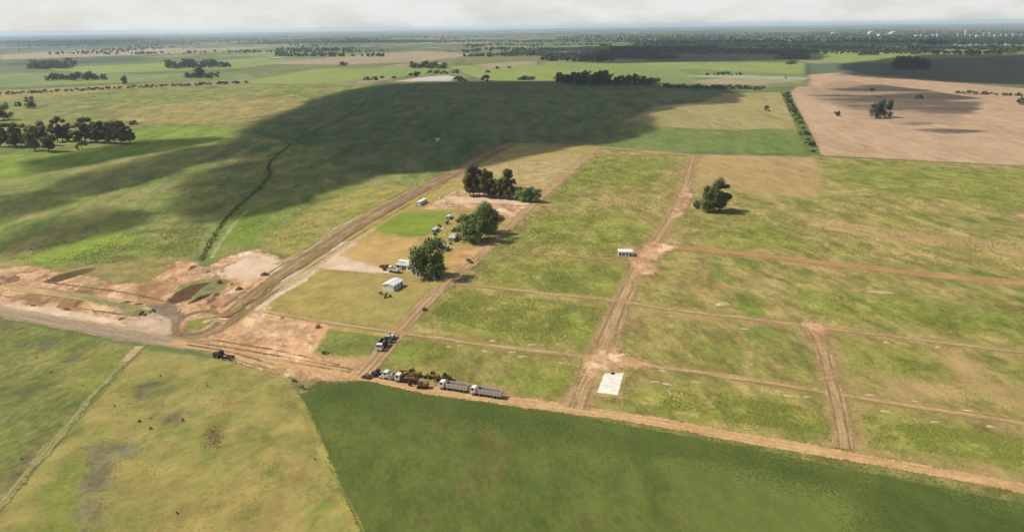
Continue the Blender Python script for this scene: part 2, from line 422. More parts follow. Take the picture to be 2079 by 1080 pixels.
sheet('far_field', [(1640, 104), (1750, 106), (2079, 108), (2300, 112), (2300, 122), (2079, 116), (1740, 130), (1640, 126)], g_farlime, 18)
sheet('far_field', [(1640, 130), (1760, 128), (1900, 136), (1890, 142), (1740, 146), (1640, 150)], g_fardark, 18)
sheet('far_field', [(1885, 120), (2079, 114), (2400, 110), (2500, 190), (2079, 174), (1880, 160), (1740, 148), (1890, 142)], g_farsoil, 14)
sheet('far_field', [(470, 170), (640, 140), (800, 138), (930, 140), (900, 152), (740, 162), (640, 172)], g_farlime, 20)
sheet('far_field', [(60, 140), (330, 128), (560, 118), (640, 122), (480, 140), (200, 150)], g_farlime, 25)
sheet('far_field', [(-300, 160), (50, 148), (300, 152), (500, 146), (520, 158), (250, 168), (0, 178), (-300, 190)], g_farcrop, 25)
sheet('far_field', [(520, 130), (690, 116), (850, 104), (980, 110), (860, 126), (700, 132)], g_fartan, 25)
sheet('far_field', [(0, 112), (200, 100), (420, 98), (560, 96), (400, 108), (160, 116), (0, 122)], g_fartan, 30)
sheet('far_field', [(960, 132), (1040, 126), (1090, 124), (1092, 132), (1000, 138)], g_fartan, 18)
sheet('far_field', [(1480, 96), (1640, 92), (1820, 94), (1700, 104), (1560, 106)], g_farlime, 40)
sheet('pale_lot', [(800, 166), (850, 158), (905, 153), (925, 156), (915, 165)], land('pale_sand', A(212, 204, 180), A(196, 192, 168), None, 1 / 50, 1 / 20, soft=5, rag=5, rscale=1 / 20, edge=True), 5)
sheet('pale_lot', [(1375, 155), (1480, 152), (1640, 158), (1636, 163), (1490, 160)], land('pale_crop', A(178, 188, 148), A(160, 176, 122), None, 1 / 50, 1 / 20, soft=8, rag=8, rscale=1 / 20, seed=4), 8)

# ---- near left fields
g_olive = land('olive_pasture', A(174, 154, 84), A(152, 148, 70), A(128, 138, 58), 1 / 36, 1 / 8, (0.48, 0.64), R(30), 0.75, 0.8, 1.0, 1 / 5, 0.45,
               spots=[(1 / 26, 0.62, 0.74, A(112, 108, 82))], seed=61)
sheet('olive_pasture', [(288, 708), (440, 728), (575, 762), (604, 800), (650, 900), (735, 1110), (780, 1350), (900, 2300), (-600, 2300), (-60, 1100), (110, 910)], g_olive, 1.5, 150)
g_leftgreen = land('green_pasture', A(122, 134, 56), A(148, 144, 72), A(116, 110, 72), 1 / 30, 1 / 8, (0.5, 0.66), R(25), 0.6, 1.5, 2, 1 / 8, 0.55, seed=67,
                   spots=[(1 / 18, 0.56, 0.68, A(110, 138, 44))])
sheet('green_pasture', [(-700, 560), (0, 648), (120, 672), (250, 700), (288, 708), (110, 912), (-60, 1110), (-500, 1200), (-900, 800)], g_leftgreen, 2.0, 140)
g_lush2 = land('lush_patch', A(134, 146, 54), A(148, 150, 66), None, 1 / 16, 1 / 6, soft=6, rag=9, rscale=1 / 9, seed=71, fine=0.4)
sheet('lush_patch', [(60, 1085), (110, 960), (170, 890), (215, 860), (235, 900), (180, 1000), (150, 1090)], g_lush2, 7, 60)
sheet('lush_patch', [(150, 790), (205, 722), (262, 712), (240, 752), (190, 800)], g_lush2, 5, 60)
g_ash = land('ashy_patch', A(126, 120, 84), A(140, 136, 84), None, 1 / 10, 1 / 5, soft=4, rag=8, rscale=1 / 7, seed=73, fine=0.5)
sheet('bare_patch', [(170, 905), (225, 898), (278, 905), (270, 925), (232, 940), (225, 985), (190, 1000), (165, 1000), (180, 950)], g_ash, 4, 60)
sheet('bare_patch', [(170, 1010), (205, 1015), (200, 1060), (165, 1080)], g_ash, 4, 40)
sheet('bare_patch', [(425, 872), (442, 868), (450, 885), (440, 908), (426, 905)], land('dark_patch', A(104, 92, 52), A(118, 100, 58), None, 1 / 6, 1 / 3, soft=4, rag=4, rscale=1 / 5, seed=75), 3, 40)
# grassy verge of the front road
FRONT = [(350, 694), (440, 708), (560, 736), (680, 756), (760, 768), (890, 795), (1020, 812), (1160, 831), (1330, 856), (1500, 888), (1700, 922), (1900, 958), (2079, 992), (2500, 1080), (3300, 1250)]
g_roadverge = land('roadside_grass', A(140, 138, 66), A(122, 130, 54), A(170, 150, 88), 1 / 14, 1 / 5, (0.5, 0.64), soft=2.5, rag=4, rscale=1 / 7, seed=79)
ribbon('road_verge', FRONT, [8, 8, 10, 13, 14, 16, 16, 18], g_roadverge, 3, 3)
# dark crop in front
g_crop = land('young_crop', A(92, 110, 40), A(106, 118, 46), A(120, 114, 54), 1 / 60, 1 / 18, (0.5, 0.7), R(-14), 0.5, 0.6, 0.8, 1 / 5, 0.4,
              bstr=0.5, spots=[(1 / 38, 0.62, 0.8, A(82, 98, 38))], seed=81, finescale=0.8)
sheet('crop_field', [(606, 796), (628, 776), (690, 772), (760, 774), (900, 806), (1020, 822), (1160, 842), (1500, 905), (1800, 968), (2079, 1022), (2700, 1150), (3300, 1280), (3400, 2300), (900, 2300),
                     (765, 1250), (722, 1085), (660, 930)], g_crop, 1.2, 170)
g_crop2 = land('tall_crop', A(116, 128, 52), A(108, 122, 48), A(122, 122, 54), 1 / 40, 1 / 12, (0.54, 0.7), R(-14), 0.5, 2.5, 6.0, 1 / 14, 0.22, seed=85, finescale=0.8)
sheet('crop_strip', [(1330, 928), (1440, 935), (1560, 948), (1572, 968), (1640, 978), (1718, 988), (1738, 1030), (1755, 1090), (1790, 1220), (1500, 1220), (1400, 1050)], g_crop2, 7, 110)
g_cropdark = land('dense_crop', A(78, 98, 36), A(90, 106, 40), None, 1 / 30, 1 / 12, rot=R(-14), stretch=0.4, soft=14, rag=5, rscale=1 / 30, seed=87, fine=0.3)
sheet('crop_strip', [(640, 782), (760, 782), (1020, 828), (1300, 880), (1600, 935), (2079, 1040), (3300, 1320), (3300, 2000), (1900, 1700), (1770, 1100), (1735, 1010), (1560, 965), (1330, 915), (1000, 866), (800, 830), (650, 815)], g_cropdark, 16, 130)
g_verge2 = land('field_margin', A(168, 156, 74), A(150, 152, 66), None, 1 / 12, 1 / 5, soft=1.0, rag=1.2, rscale=1 / 4, seed=89)
ribbon('field_margin', [(596, 790), (625, 850), (655, 920), (700, 1030), (735, 1115)], 2.2, g_verge2, 0.8, 2.5)
ribbon('field_margin', [(660, 935), (700, 1000), (738, 1078), (765, 1150)], 0.5, land('crop_gap', A(140, 138, 76), A(118, 122, 54), None, 1 / 6, 1 / 3, soft=0.3, rag=0.6, rscale=1 / 3, seed=90), 0.3, 2.5)

# ---- the plots
g_plot = land('plot_weeds', A(167, 151, 82), A(138, 140, 60), A(185, 158, 99), 1 / 34, 1 / 7, (0.47, 0.63), R(-12), 0.5, 2, 2.4, 1 / 8, 0.7, 1.0, seed=91,
              spots=[(1 / 30, 0.57, 0.68, A(122, 136, 52)), (1 / 22, 0.62, 0.72, A(186, 150, 104))], finescale=0.5)
sheet('plot_land', [(745, 762), (800, 690), (960, 535), (1100, 402), (1215, 302), (1410, 314), (1660, 318), (2079, 338), (2800, 388), (3300, 1240), (2600, 1110), (2079, 985), (1500, 880), (1020, 805)], g_plot, 3, 200)
g_plotgreen = land('plot_grass', A(128, 142, 50), A(150, 150, 62), A(174, 155, 86), 1 / 22, 1 / 5, (0.52, 0.64), R(-12), 0.6, 8, 9, 1 / 12, 0.8, 1.0, seed=95, finescale=0.6)
for pp in ([(870, 640), (925, 592), (1080, 606), (1245, 628), (1215, 700), (1050, 690), (900, 668)],
           [(1010, 770), (1050, 735), (1180, 748), (1160, 808), (1080, 802)],
           [(965, 545), (1040, 520), (1200, 530), (1275, 550), (1255, 606), (1100, 592), (990, 578)],
           [(1040, 490), (1090, 440), (1230, 430), (1330, 460), (1270, 500), (1150, 506)],
           [(1110, 395), (1200, 330), (1370, 324), (1330, 370), (1250, 380)],
           [(1720, 695), (1880, 712), (1930, 745), (1840, 760), (1725, 742)],
           [(1220, 815), (1310, 785), (1500, 800), (1680, 830), (1690, 895), (1500, 868), (1330, 842)],
           [(1745, 840), (1900, 860), (2079, 890), (2079, 960), (1900, 930), (1760, 905)],
           [(1430, 470), (1520, 455), (1600, 470), (1650, 500), (1520, 500), (1440, 490)],
           [(1670, 330), (1900, 338), (2079, 348), (2079, 420), (1850, 400), (1690, 370)],
           [(1600, 585), (1800, 600), (2079, 640), (2079, 690), (1800, 655), (1640, 635)],
           [(800, 690), (870, 694), (940, 712), (900, 740), (800, 740), (770, 735)]):
    sheet('weedy_plot', pp, g_plotgreen, 10, 60)
g_tan = land('tan_plot', A(190, 158, 106), A(178, 150, 94), A(162, 146, 84), 1 / 40, 1 / 10, (0.5, 0.66), R(-6), 0.35, 6, 8, 1 / 14, 0.35, seed=97)
for pp in ([(1405, 314), (1650, 320), (1668, 350), (1664, 402), (1560, 398), (1470, 372), (1400, 388), (1385, 372)],
           [(1690, 690), (1735, 800), (1760, 850), (1745, 905), (1700, 890), (1705, 800)],
           [(1800, 770), (1930, 780), (1990, 810), (1880, 815), (1790, 800)],
           [(1930, 690), (1960, 720), (2010, 770), (2079, 800), (2079, 830), (1980, 790), (1920, 730)],
           [(1290, 620), (1480, 640), (1640, 655), (1640, 668), (1440, 652), (1280, 640)],
           [(1210, 400), (1290, 398), (1300, 416), (1220, 420)],
           [(1880, 930), (2000, 950), (2079, 975), (2079, 990), (1950, 962)],
           [(1640, 440), (1850, 470), (2079, 500), (2079, 520), (1850, 492), (1640, 462)]):
    sheet('bare_plot', pp, g_tan, 8, 60)

# trodden margins beside the lanes
g_worn = land('worn_grass', A(184, 154, 100), A(170, 148, 88), A(156, 142, 78), 1 / 16, 1 / 5, (0.48, 0.62), soft=3.0, rag=7, rscale=1 / 8, seed=98, fine=0.5)
ribbon('worn_verge', [(1172, 826), (1190, 780), (1215, 728), (1235, 680), (1255, 628), (1275, 585), (1305, 528), (1340, 480), (1372, 425), (1390, 380), (1408, 318)], [10, 12, 10, 9, 9, 12, 13, 12, 12, 11], g_worn, 4, 3)
ribbon('worn_verge', [(1640, 655), (1662, 690), (1680, 745), (1695, 800), (1708, 860), (1716, 912)], [9, 8, 9, 11], g_worn, 4, 3)
ribbon('worn_verge', [(1330, 500), (1420, 508), (1560, 522), (1700, 538), (1860, 556), (2079, 578), (2500, 625)], [10, 11, 13, 15], g_worn, 4, 4)
ribbon('worn_verge', [(925, 577), (1100, 595), (1250, 611), (1500, 645), (1650, 663), (1800, 682), (2079, 716)], [2, 2, 5, 7, 6], g_worn, 3, 4)
ribbon('worn_verge', [(800, 674), (1000, 702), (1190, 725), (1330, 744), (1500, 768), (1690, 798), (1850, 824), (2079, 860)], [3, 3, 5, 5, 5], g_worn, 3, 4)
# ---- the farm block and the earthworks
g_olive0 = land('worn_pasture', A(156, 144, 76), A(140, 134, 64), A(170, 150, 90), 1 / 24, 1 / 7, (0.5, 0.66), soft=4, rag=6, rscale=1 / 8, seed=99)
g_farm = land('farm_grass', A(184, 160, 88), A(168, 156, 78), A(150, 148, 66), 1 / 34, 1 / 9, (0.54, 0.7), R(10), 0.8, 2.0, 3, 1 / 8, 0.32, seed=101)
g_dirt = land('scraped_soil', A(220, 178, 136), A(196, 150, 108), A(170, 124, 84), 1 / 24, 1 / 7, (0.48, 0.62), R(-15), 0.6, 1.6, 4, 1 / 7, 0.6, 1.0, seed=105,
              spots=[(1 / 14, 0.56, 0.68, A(232, 206, 168)), (1 / 18, 0.58, 0.7, A(166, 146, 96)), (1 / 30, 0.56, 0.68, A(160, 122, 84)), (1 / 9, 0.63, 0.7, A(126, 94, 62))])
g_redsoil = land('red_soil', A(212, 166, 120), A(186, 140, 98), A(226, 190, 148), 1 / 14, 1 / 5, (0.48, 0.6), R(-20), 0.6, 3, 6, 1 / 7, 0.6, 1.0, seed=107, spots=[(1 / 10, 0.62, 0.7, A(150, 112, 76))])
g_pale = land('pale_soil', A(230, 204, 168), A(220, 190, 152), A(196, 176, 128), 1 / 14, 1 / 5, (0.56, 0.7), R(-15), 0.6, 1.5, 3.5, 1 / 5, 0.3, 0.7, seed=109)
g_lawn = land('lawn', A(142, 162, 48), A(132, 152, 44), A(158, 156, 64), 1 / 20, 1 / 6, (0.58, 0.72), 0, 1, 0.9, 1.4, 1 / 6, 0.3, seed=111)
g_brush = land('rough_verge', A(150, 144, 84), A(134, 136, 70), A(176, 156, 108), 1 / 10, 1 / 4, (0.5, 0.66), 0, 1, 2, 4, 1 / 5, 0.5, seed=113)
sheet('farm_yard', [(345, 696), (440, 642), (545, 572), (700, 474), (855, 392), (945, 345), (1045, 293), (1215, 300), (1100, 402), (960, 533), (800, 690), (745, 762), (575, 752), (440, 720)], g_farm, 2, 150)
sheet('pasture', [(120, 545), (240, 530), (360, 515), (400, 528), (350, 545), (320, 575), (240, 585), (170, 570)], g_olive0, 4, 60)
sheet('earthworks', [(-600, 470), (-200, 520), (0, 545), (60, 538), (120, 553), (180, 560), (235, 577), (300, 574), (332, 552), (350, 532), (400, 530), (415, 545), (460, 520), (520, 506), (560, 520), (600, 545), (540, 580), (470, 632), (400, 690), (350, 693),
                     (0, 628), (-600, 560)], g_dirt, 2.5, 150)
sheet('scraped_plot', [(370, 690), (470, 635), (540, 625), (682, 664), (640, 715), (660, 722), (760, 740), (745, 768), (640, 778), (606, 790), (585, 768), (440, 722)], g_redsoil, 2, 110)
sheet('scraped_plot', [(470, 632), (545, 560), (620, 545), (660, 548), (570, 600), (530, 630)], g_pale, 2, 70)
sheet('scraped_plot', [(632, 545), (690, 492), (740, 488), (790, 540), (800, 556), (700, 552)], g_pale, 3, 70)
sheet('scraped_plot', [(690, 520), (740, 478), (850, 482), (835, 530), (770, 545)], land('ochre_ground', A(204, 166, 106), A(190, 158, 92), None, 1 / 12, 1 / 4, soft=3, rag=5, rscale=1 / 7, seed=115, fine=0.35), 4, 60)
sheet('farm_lane', [(860, 425), (905, 398), (945, 385), (1100, 403), (1045, 455), (1010, 430), (940, 425)], g_dirt, 3, 70)
sheet('farm_lane', [(920, 400), (985, 402), (1090, 413), (1080, 418), (990, 412), (920, 412)], g_pale, 1.5, 60)
sheet('farm_lane', [(905, 540), (935, 500), (990, 498), (985, 515), (940, 540)], land('orange_ground', A(206, 162, 108), A(194, 150, 96), None, 1 / 8, 1 / 4, soft=2, rag=4, rscale=1 / 6, seed=116), 3, 50)
sheet('farm_lane', [(960, 345), (1100, 318), (1190, 310), (1110, 388), (1040, 385)], land('beige_ground', A(190, 162, 110), A(178, 156, 98), A(160, 146, 84), 1 / 20, 1 / 6, (0.55, 0.7), soft=5, rag=8, rscale=1 / 12, seed=117), 5, 60)
sheet('lawn', [(757, 470), (800, 440), (822, 431), (918, 431), (900, 452), (866, 478), (830, 482), (790, 474)], g_lawn, 0.9, 80)
sheet('rough_strip', [(560, 630), (650, 548), (790, 562), (880, 578), (800, 668), (690, 650)], g_farm, 1.2, 80)
sheet('grass_plot', [(645, 712), (668, 670), (782, 684), (755, 722), (690, 722)], land('plot_green', A(120, 138, 52), A(138, 140, 62), A(156, 146, 84), 1 / 16, 1 / 5, (0.55, 0.68), soft=2, rag=3, rscale=1 / 6, seed=119), 2, 60)
sheet('rough_strip', [(590, 768), (640, 775), (625, 800), (606, 800)], g_brush, 2, 40)
sheet('rough_strip', [(225, 612), (330, 620), (345, 632), (290, 645), (255, 640)], g_brush, 2, 50)
sheet('rough_strip', [(370, 575), (440, 565), (470, 570), (440, 600), (390, 610), (350, 600)], g_brush, 2, 50)
r_site = road('site_lane', A(216, 182, 132), A(204, 170, 120), A(156, 130, 84), seed=33, soft=0.8, rag=1.0, rut=0.95, rutw=0.2)
ribbon('site_lane', [(-200, 560), (0, 582), (100, 594), (200, 608), (280, 620), (340, 632)], [6, 7, 7, 6], r_site, 1.0, 2.5)
ribbon('site_lane', [(95, 574), (170, 583), (250, 594), (335, 612)], 1.3, road('rut_line', A(146, 116, 74), A(132, 104, 64), A(120, 92, 58), seed=35, soft=0.6, rag=1.0), 0.7, 2.5)
sheet('rough_strip', [(120, 592), (200, 606), (290, 622), (280, 630), (190, 616)], g_brush, 2, 50)
sheet('pale_spoil', [(0, 615), (110, 625), (240, 650), (265, 665), (130, 645), (0, 627)], g_pale, 1.5, 60)
sheet('pale_spoil', [(255, 655), (345, 622), (355, 670), (330, 685), (280, 680)], land('lilac_soil', A(204, 176, 148), A(196, 164, 132), None, 1 / 8, 1 / 4, soft=2, rag=3, rscale=1 / 5, seed=121), 2, 50)
sheet('pale_spoil', [(455, 545), (520, 512), (580, 535), (560, 556), (500, 570), (460, 565)], g_pale, 3, 50)

# ---- roads, lanes and tracks
r_grey = road('worn_road', A(166, 142, 112), A(154, 132, 104), A(184, 160, 128), seed=2, soft=0.8, rag=0.8)
r_bank = road('graded_road', A(190, 160, 114), A(166, 138, 94), A(128, 102, 66), seed=5, soft=1.4, rag=2.4, rut=0.5, rutw=0.25)
r_bank2 = road('graded_far', A(186, 150, 116), A(160, 126, 94), A(128, 98, 70), seed=6, soft=1.6, rag=2.6, rut=0.5, rutw=0.25)
r_tan = road('tan_road', A(222, 182, 130), A(206, 164, 112), A(194, 150, 100), seed=8, soft=0.8, rag=1.0)
r_lane = road('tan_lane', A(214, 176, 134), A(196, 158, 114), A(146, 114, 78), A(188, 162, 112), seed=11, soft=1.0, rag=1.6, grass_mid=0.4, cover=-0.04)
r_red = road('rust_lane', A(206, 170, 124), A(190, 154, 108), A(142, 112, 74), A(186, 160, 108), seed=14, soft=1.6, rag=2.6, rut=0.6, rutw=0.24, grass_mid=0.4, cover=-0.04)
r_path = road('grass_path', A(212, 182, 126), A(196, 166, 108), A(136, 110, 68), A(184, 162, 98), seed=17, soft=0.7, rag=0.8, rut=0.85, rutw=0.3, grass_mid=0.25, cover=-0.06)
r_track = road('pale_track', A(190, 178, 118), A(174, 164, 100), A(138, 136, 70), A(136, 142, 64), seed=20, soft=0.7, rag=1.7, rut=0.5, rutw=0.35, grass_mid=0.85, cover=0.03)
r_shoulder = road('pale_shoulder', A(218, 190, 148), A(206, 176, 130), A(178, 156, 106), seed=23, soft=1.0, rag=2.2, cover=0.06)
ribbon('road_shoulder', [(470, 640), (540, 600), (600, 566), (632, 545), (690, 505), (760, 465)], [9, 8, 6, 4], r_shoulder, 1.2, 3)
ribbon('road_shoulder', [(560, 538), (620, 510), (690, 462), (760, 425), (850, 380)], [5, 6, 5, 4, 5], r_shoulder, 1.2, 3)
ribbon('dirt_road', [(-400, 568), (-150, 600), (0, 632), (130, 656), (250, 678), (350, 694), (420, 704)], 9, r_grey, 1.0, 2.5)
ribbon('road_shoulder', [(-100, 602), (0, 624), (130, 645), (240, 664), (340, 682)], 2.2, r_shoulder, 0.8, 2.5)
ribbon('road_shoulder', [(0, 645), (130, 668), (250, 692), (350, 706), (440, 722), (560, 752)], 1.6, r_track, 0.6, 2.5)
ribbon('dirt_road', [(350, 694), (440, 708), (560, 736), (680, 756), (760, 768), (890, 795), (1020, 812), (1160, 831), (1330, 856), (1500, 888), (1700, 922), (1900, 958), (2079, 992), (2500, 1080), (3300, 1250)], [6, 6, 6, 6, 5.2, 5, 4.6, 4.6, 4.6], r_tan, 1.0, 2.5)
ribbon('dirt_lane', [(352, 676), (400, 684), (450, 668), (500, 630), (545, 590)], [5, 5, 6], r_bank, 0.8, 2)
BANK = [0, 0.05, 0.3, 0.5, 0.42, 0.32, 0.42, 0.5, 0.3, 0.05, 0]
ribbon('embankment_road', [(455, 645), (500, 610), (545, 576), (600, 538), (660, 500), (720, 462), (790, 420)], [5, 9, 11, 12, 12, 12], r_bank, 1.2, 3, None, BANK)
ribbon('embankment_road', [(770, 432), (850, 388), (900, 364), (945, 340), (990, 315), (1040, 292)], [13, 14, 14, 12], r_bank2, 1.6, 4, None, BANK)
ribbon('dirt_lane', [(735, 764), (760, 735), (800, 686), (850, 630), (880, 600), (930, 556), (965, 528), (1010, 484), (1060, 436), (1100, 400), (1150, 356), (1190, 320), (1214, 300)], [6, 6, 6, 6, 6, 6, 6], r_lane, 1.0, 3)
ribbon('dirt_lane', [(1030, 292), (1120, 294), (1215, 299), (1320, 308), (1405, 316)], [6, 6, 7], r_lane, 1.6, 5)
ribbon('dirt_lane', [(1172, 830), (1190, 780), (1215, 728), (1235, 680), (1255, 628), (1275, 585), (1305, 528), (1340, 480), (1372, 425), (1390, 380), (1408, 318)], [8, 9, 7, 6, 6, 7, 8, 7, 6, 6], r_red, 1.6, 3)
ribbon('dirt_lane', [(1330, 500), (1420, 508), (1560, 522), (1700, 538), (1860, 556), (2079, 578), (2500, 625)], [6, 6, 7, 8, 8], road('ochre_lane', A(200, 158, 106), A(186, 144, 92), A(164, 126, 78), seed=26, soft=1.6, rag=2.4, cover=-0.05), 1.8, 4)
ribbon('grass_path', [(925, 577), (1010, 585), (1100, 595), (1250, 611), (1360, 628), (1500, 645), (1650, 663), (1800, 682), (2079, 716), (2500, 770)], 3.2, r_path, 0.7, 3)
ribbon('grass_path', [(540, 632), (640, 650), (720, 662), (800, 674), (900, 688), (1000, 702), (1190, 725), (1330, 744), (1500, 768), (1690, 798), (1850, 824), (2079, 860), (2500, 930)], 3.6, r_path, 0.7, 3)
ribbon('grass_path', [(1010, 512), (1100, 518), (1180, 522), (1290, 530)], 3.2, road('faint_path', A(190, 156, 98), A(176, 148, 86), A(160, 132, 74), seed=28, soft=1.0, rag=2.0, cover=0.08), 1.0, 3)
ribbon('grass_path', [(636, 545), (720, 553), (790, 562), (870, 574)], 2.0, r_path, 0.6, 3)
ribbon('dirt_lane', [(1640, 655), (1662, 690), (1680, 745), (1695, 800), (1708, 860), (1716, 912)], [6, 5, 5, 5], r_red, 1.2, 2.5)
ribbon('grass_track', [(290, 702), (250, 740), (180, 812), (140, 862), (100, 908), (50, 966), (0, 1025), (-80, 1110)], [2.6, 2.4, 3.2, 3.4], r_track, 0.6, 2)
ribbon('grass_track', [(252, 735), (285, 703)], 4.0, r_shoulder, 1.0, 2)
# wheel ruts scored along the graded corridor and over the scraped ground
m_rut = road('wheel_rut', A(148, 116, 78), A(164, 130, 90), A(132, 102, 68), seed=39, soft=0.5, rag=1.3, cover=0.06)
for off in (-26, -12, 4, 16, 28):
    ribbon('wheel_rut', [(470 + off * 0.6, 636 + off * 0.5), (545 + off * 0.6, 578 + off * 0.45), (620 + off * 0.6, 528 + off * 0.4), (720 + off * 0.55, 463 + off * 0.36), (850 + off * 0.5, 388 + off * 0.3), (940 + off * 0.4, 344 + off * 0.2)], 0.9, m_rut, 0.5, 3)
for (a, b) in (((360, 690), (740, 755)), ((430, 690), (690, 742)), ((0, 600), (330, 650)), ((380, 700), (560, 742)), ((560, 730), (745, 762))):
    ribbon('wheel_rut', [a, ((a[0] + b[0]) / 2, (a[1] + b[1]) / 2 + random.uniform(-6, 6)), b], 0.7, m_rut, 0.5, 2.5)
# loop at the junction
loop = [(400 + 46 * math.cos(a), 656 + 22 * math.sin(a) - 10 * math.cos(a)) for a in np.linspace(R(20), R(340), 15)]
ribbon('turning_loop', loop, 2.6, road('loop_road', A(158, 134, 104), A(146, 124, 96), A(126, 106, 78), seed=29, soft=0.6, rag=0.6), 0.6, 1.5)
sheet('loop_green', [(370, 668), (384, 652), (415, 645), (436, 644), (428, 656), (402, 670), (380, 674)], land('loop_grass', A(136, 148, 56), A(150, 150, 70), A(178, 162, 100), 1 / 6, 1 / 3, (0.5, 0.64), soft=1.0, rag=1.6, rscale=1 / 4, seed=131), 1.0, 40)
# dirt apron where the lanes cross
sheet('bare_apron', [(1180, 750), (1200, 712), (1245, 700), (1278, 725), (1330, 742), (1270, 752), (1200, 768)], g_redsoil, 2.0, 50)
sheet('bare_apron', [(1275, 520), (1320, 490), (1375, 500), (1330, 530), (1330, 560), (1290, 560)], g_redsoil, 3.0, 50)
sheet('bare_apron', [(1375, 395), (1395, 378), (1410, 395), (1385, 440), (1362, 450)], g_dirt, 3, 40)
sheet('bare_apron', [(1625, 660), (1640, 650), (1690, 668), (1690, 680), (1650, 680)], g_redsoil, 2, 40)
sheet('bare_apron', [(1206, 752), (1276, 752), (1262, 812), (1200, 806)], g_worn, 3, 40)
# muddy cuttings
t = NT('muddy_water'); P0 = t.pos(); n1 = t.noise(P0, 0.4, 4)
m_mud = t.finish(t.mix(t.mr(n1, 0.35, 0.65), A(92, 62, 40), A(112, 80, 54)), 0.9, n1, 0.4, 0.2, edge_alpha(t, P0, 0.9, 2.0, 1 / 4), 0.1)
sheet('muddy_pool', [(338, 612), (365, 590), (392, 578), (430, 572), (405, 588), (385, 608), (352, 618)], m_mud, 0.8, 60)
sheet('muddy_pool', [(84, 573), (120, 558), (165, 546), (196, 545), (160, 560), (115, 574)], land('damp_cut', A(116, 96, 56), A(104, 84, 48), None, 1 / 6, 1 / 3, soft=0.8, rag=1.2, rscale=1 / 4, seed=123), 0.8, 60)
sheet('damp_soil', [(300, 620), (345, 615), (372, 640), (360, 660), (330, 640)], land('grey_mud', A(150, 130, 106), A(138, 122, 96), None, 1 / 6, 1 / 3, soft=2, rag=3, rscale=1 / 4, seed=125), 2, 40)
# drainage ditch through the pasture
g_ditch = land('ditch_growth', A(104, 124, 50), A(90, 112, 44), None, 1 / 10, 1 / 4, soft=1.8, rag=3.4, rscale=1 / 9, seed=127, fine=0.7, bstr=1.0)
DITCH = [(410, 530), (425, 498), (446, 462), (470, 432), (502, 404), (530, 378), (548, 356), (545, 338), (560, 318), (592, 293)]
ribbon('ditch', DITCH, [1.6, 2.6, 3.0, 2.2, 3.2, 2.0, 3.0], g_ditch, 2.2, 3)
ribbon('grass_track', [(430, 525), (452, 488), (476, 455), (505, 425)], 2.6, land('track_grass', A(170, 178, 104), A(150, 164, 80), None, 1 / 8, 1 / 4, soft=0.7, rag=1, rscale=1 / 5, seed=129), 0.7, 3)
ribbon('ditch', [(660, 330), (690, 312), (720, 298), (745, 290)], 3, g_ditch, 1.6, 4)
ribbon('ditch', [(600, 285), (650, 262), (700, 240), (745, 205)], 2.5, g_ditch, 1.6, 6)

# ------------------------------------------------------------------ clouds that shade the land (cumulus out of the frame, between sun and ground)
mc = NT('cloud_vapour')
vs_ = mc.n('VolumeScatter', {'Color': (0.98, 0.98, 0.98, 1), 'Density': 0.05, 'Anisotropy': 0.5})
mc.t.links.new(vs_.outputs[0], mc.out.inputs['Volume'])
def cloud(pp, H=760.0, T=150.0, soft=70.0, gap=0.0, gs=120.0, n=90, stretch=(1, 1)):
    P = np.array(wpoly(pp)); off = SUN * (H / SUN.z)
    x0, y0 = P.min(0) - soft; x1, y1 = P.max(0) + soft
    step = max(x1 - x0, y1 - y0) / n
    xs = np.arange(x0, x1 + step, step); ys = np.arange(y0, y1 + step, step)
    X, Y = np.meshgrid(xs, ys); D = sdist(P, X, Y)
    nn = fbm(X / gs * stretch[0] + 3.3, Y / gs * stretch[1] + 7.7, 5)
    f = np.clip((D + (nn - 0.5) * soft * 1.6) / soft + 0.5, 0, 1); f = f * f * (3 - 2 * f)
    lump = 0.55 + 0.9 * fbm(X / (gs * 0.35), Y / (gs * 0.35), 4)
    f = f * np.clip(1 - gap * np.clip((nn - 0.42) / 0.16, 0, 1), 0, 1)
    th = T * f * lump
    live = th > 1.0
    cells = live[:-1, :-1] & live[1:, :-1] & live[:-1, 1:] & live[1:, 1:]
    ids = np.arange(X.size).reshape(X.shape)
    q = np.stack([ids[:-1, :-1][cells], ids[:-1, 1:][cells], ids[1:, 1:][cells], ids[1:, :-1][cells]], 1)
    if len(q) == 0: return
    # rim vertices (touching a dead cell) close the body: top and bottom share them
    pad = np.zeros((X.shape[0] + 1, X.shape[1] + 1), bool); pad[1:-1, 1:-1] = cells
    inner = pad[:-1, :-1] & pad[1:, :-1] & pad[:-1, 1:] & pad[1:, 1:]
    used = np.unique(q)
    inn = inner.ravel()[used]
    top = -np.ones(X.size, int); bot = -np.ones(X.size, int)
    V = []
    for u, i_ in zip(used, inn):
        x, y, h = X.ravel()[u] + off.x, Y.ravel()[u] + off.y, th.ravel()[u]
        if i_:
            top[u] = len(V); V.append((x, y, H + h * 0.75)); bot[u] = len(V); V.append((x, y, H - h * 0.25))
        else:
            top[u] = bot[u] = len(V); V.append((x, y, H))
    F = top[q].tolist() + bot[q][:, ::-1].tolist()
    o = link('cloud', mesh_np('cloud', V, F, mc.m, None, True))
    return tag(o, kind='structure')
cloud([(520, 262), (640, 205), (780, 172), (1000, 165), (1200, 168), (1400, 176), (1470, 188), (1460, 208), (1340, 212), (1260, 232), (1280, 262), (1220, 288), (1120, 300), (1000, 322), (900, 345), (800, 352),
       (700, 360), (640, 385), (560, 420), (500, 440), (380, 452), (330, 440), (480, 400), (520, 340), (480, 290)], soft=85, T=130, gap=0.6, gs=190, stretch=(0.55, 1.2))
cloud([(90, 392), (180, 356), (300, 322), (400, 298), (500, 290), (540, 300), (460, 312), (360, 338), (260, 370), (160, 398)], soft=30, T=75, gap=0.4, gs=110, stretch=(0.5, 1.2))
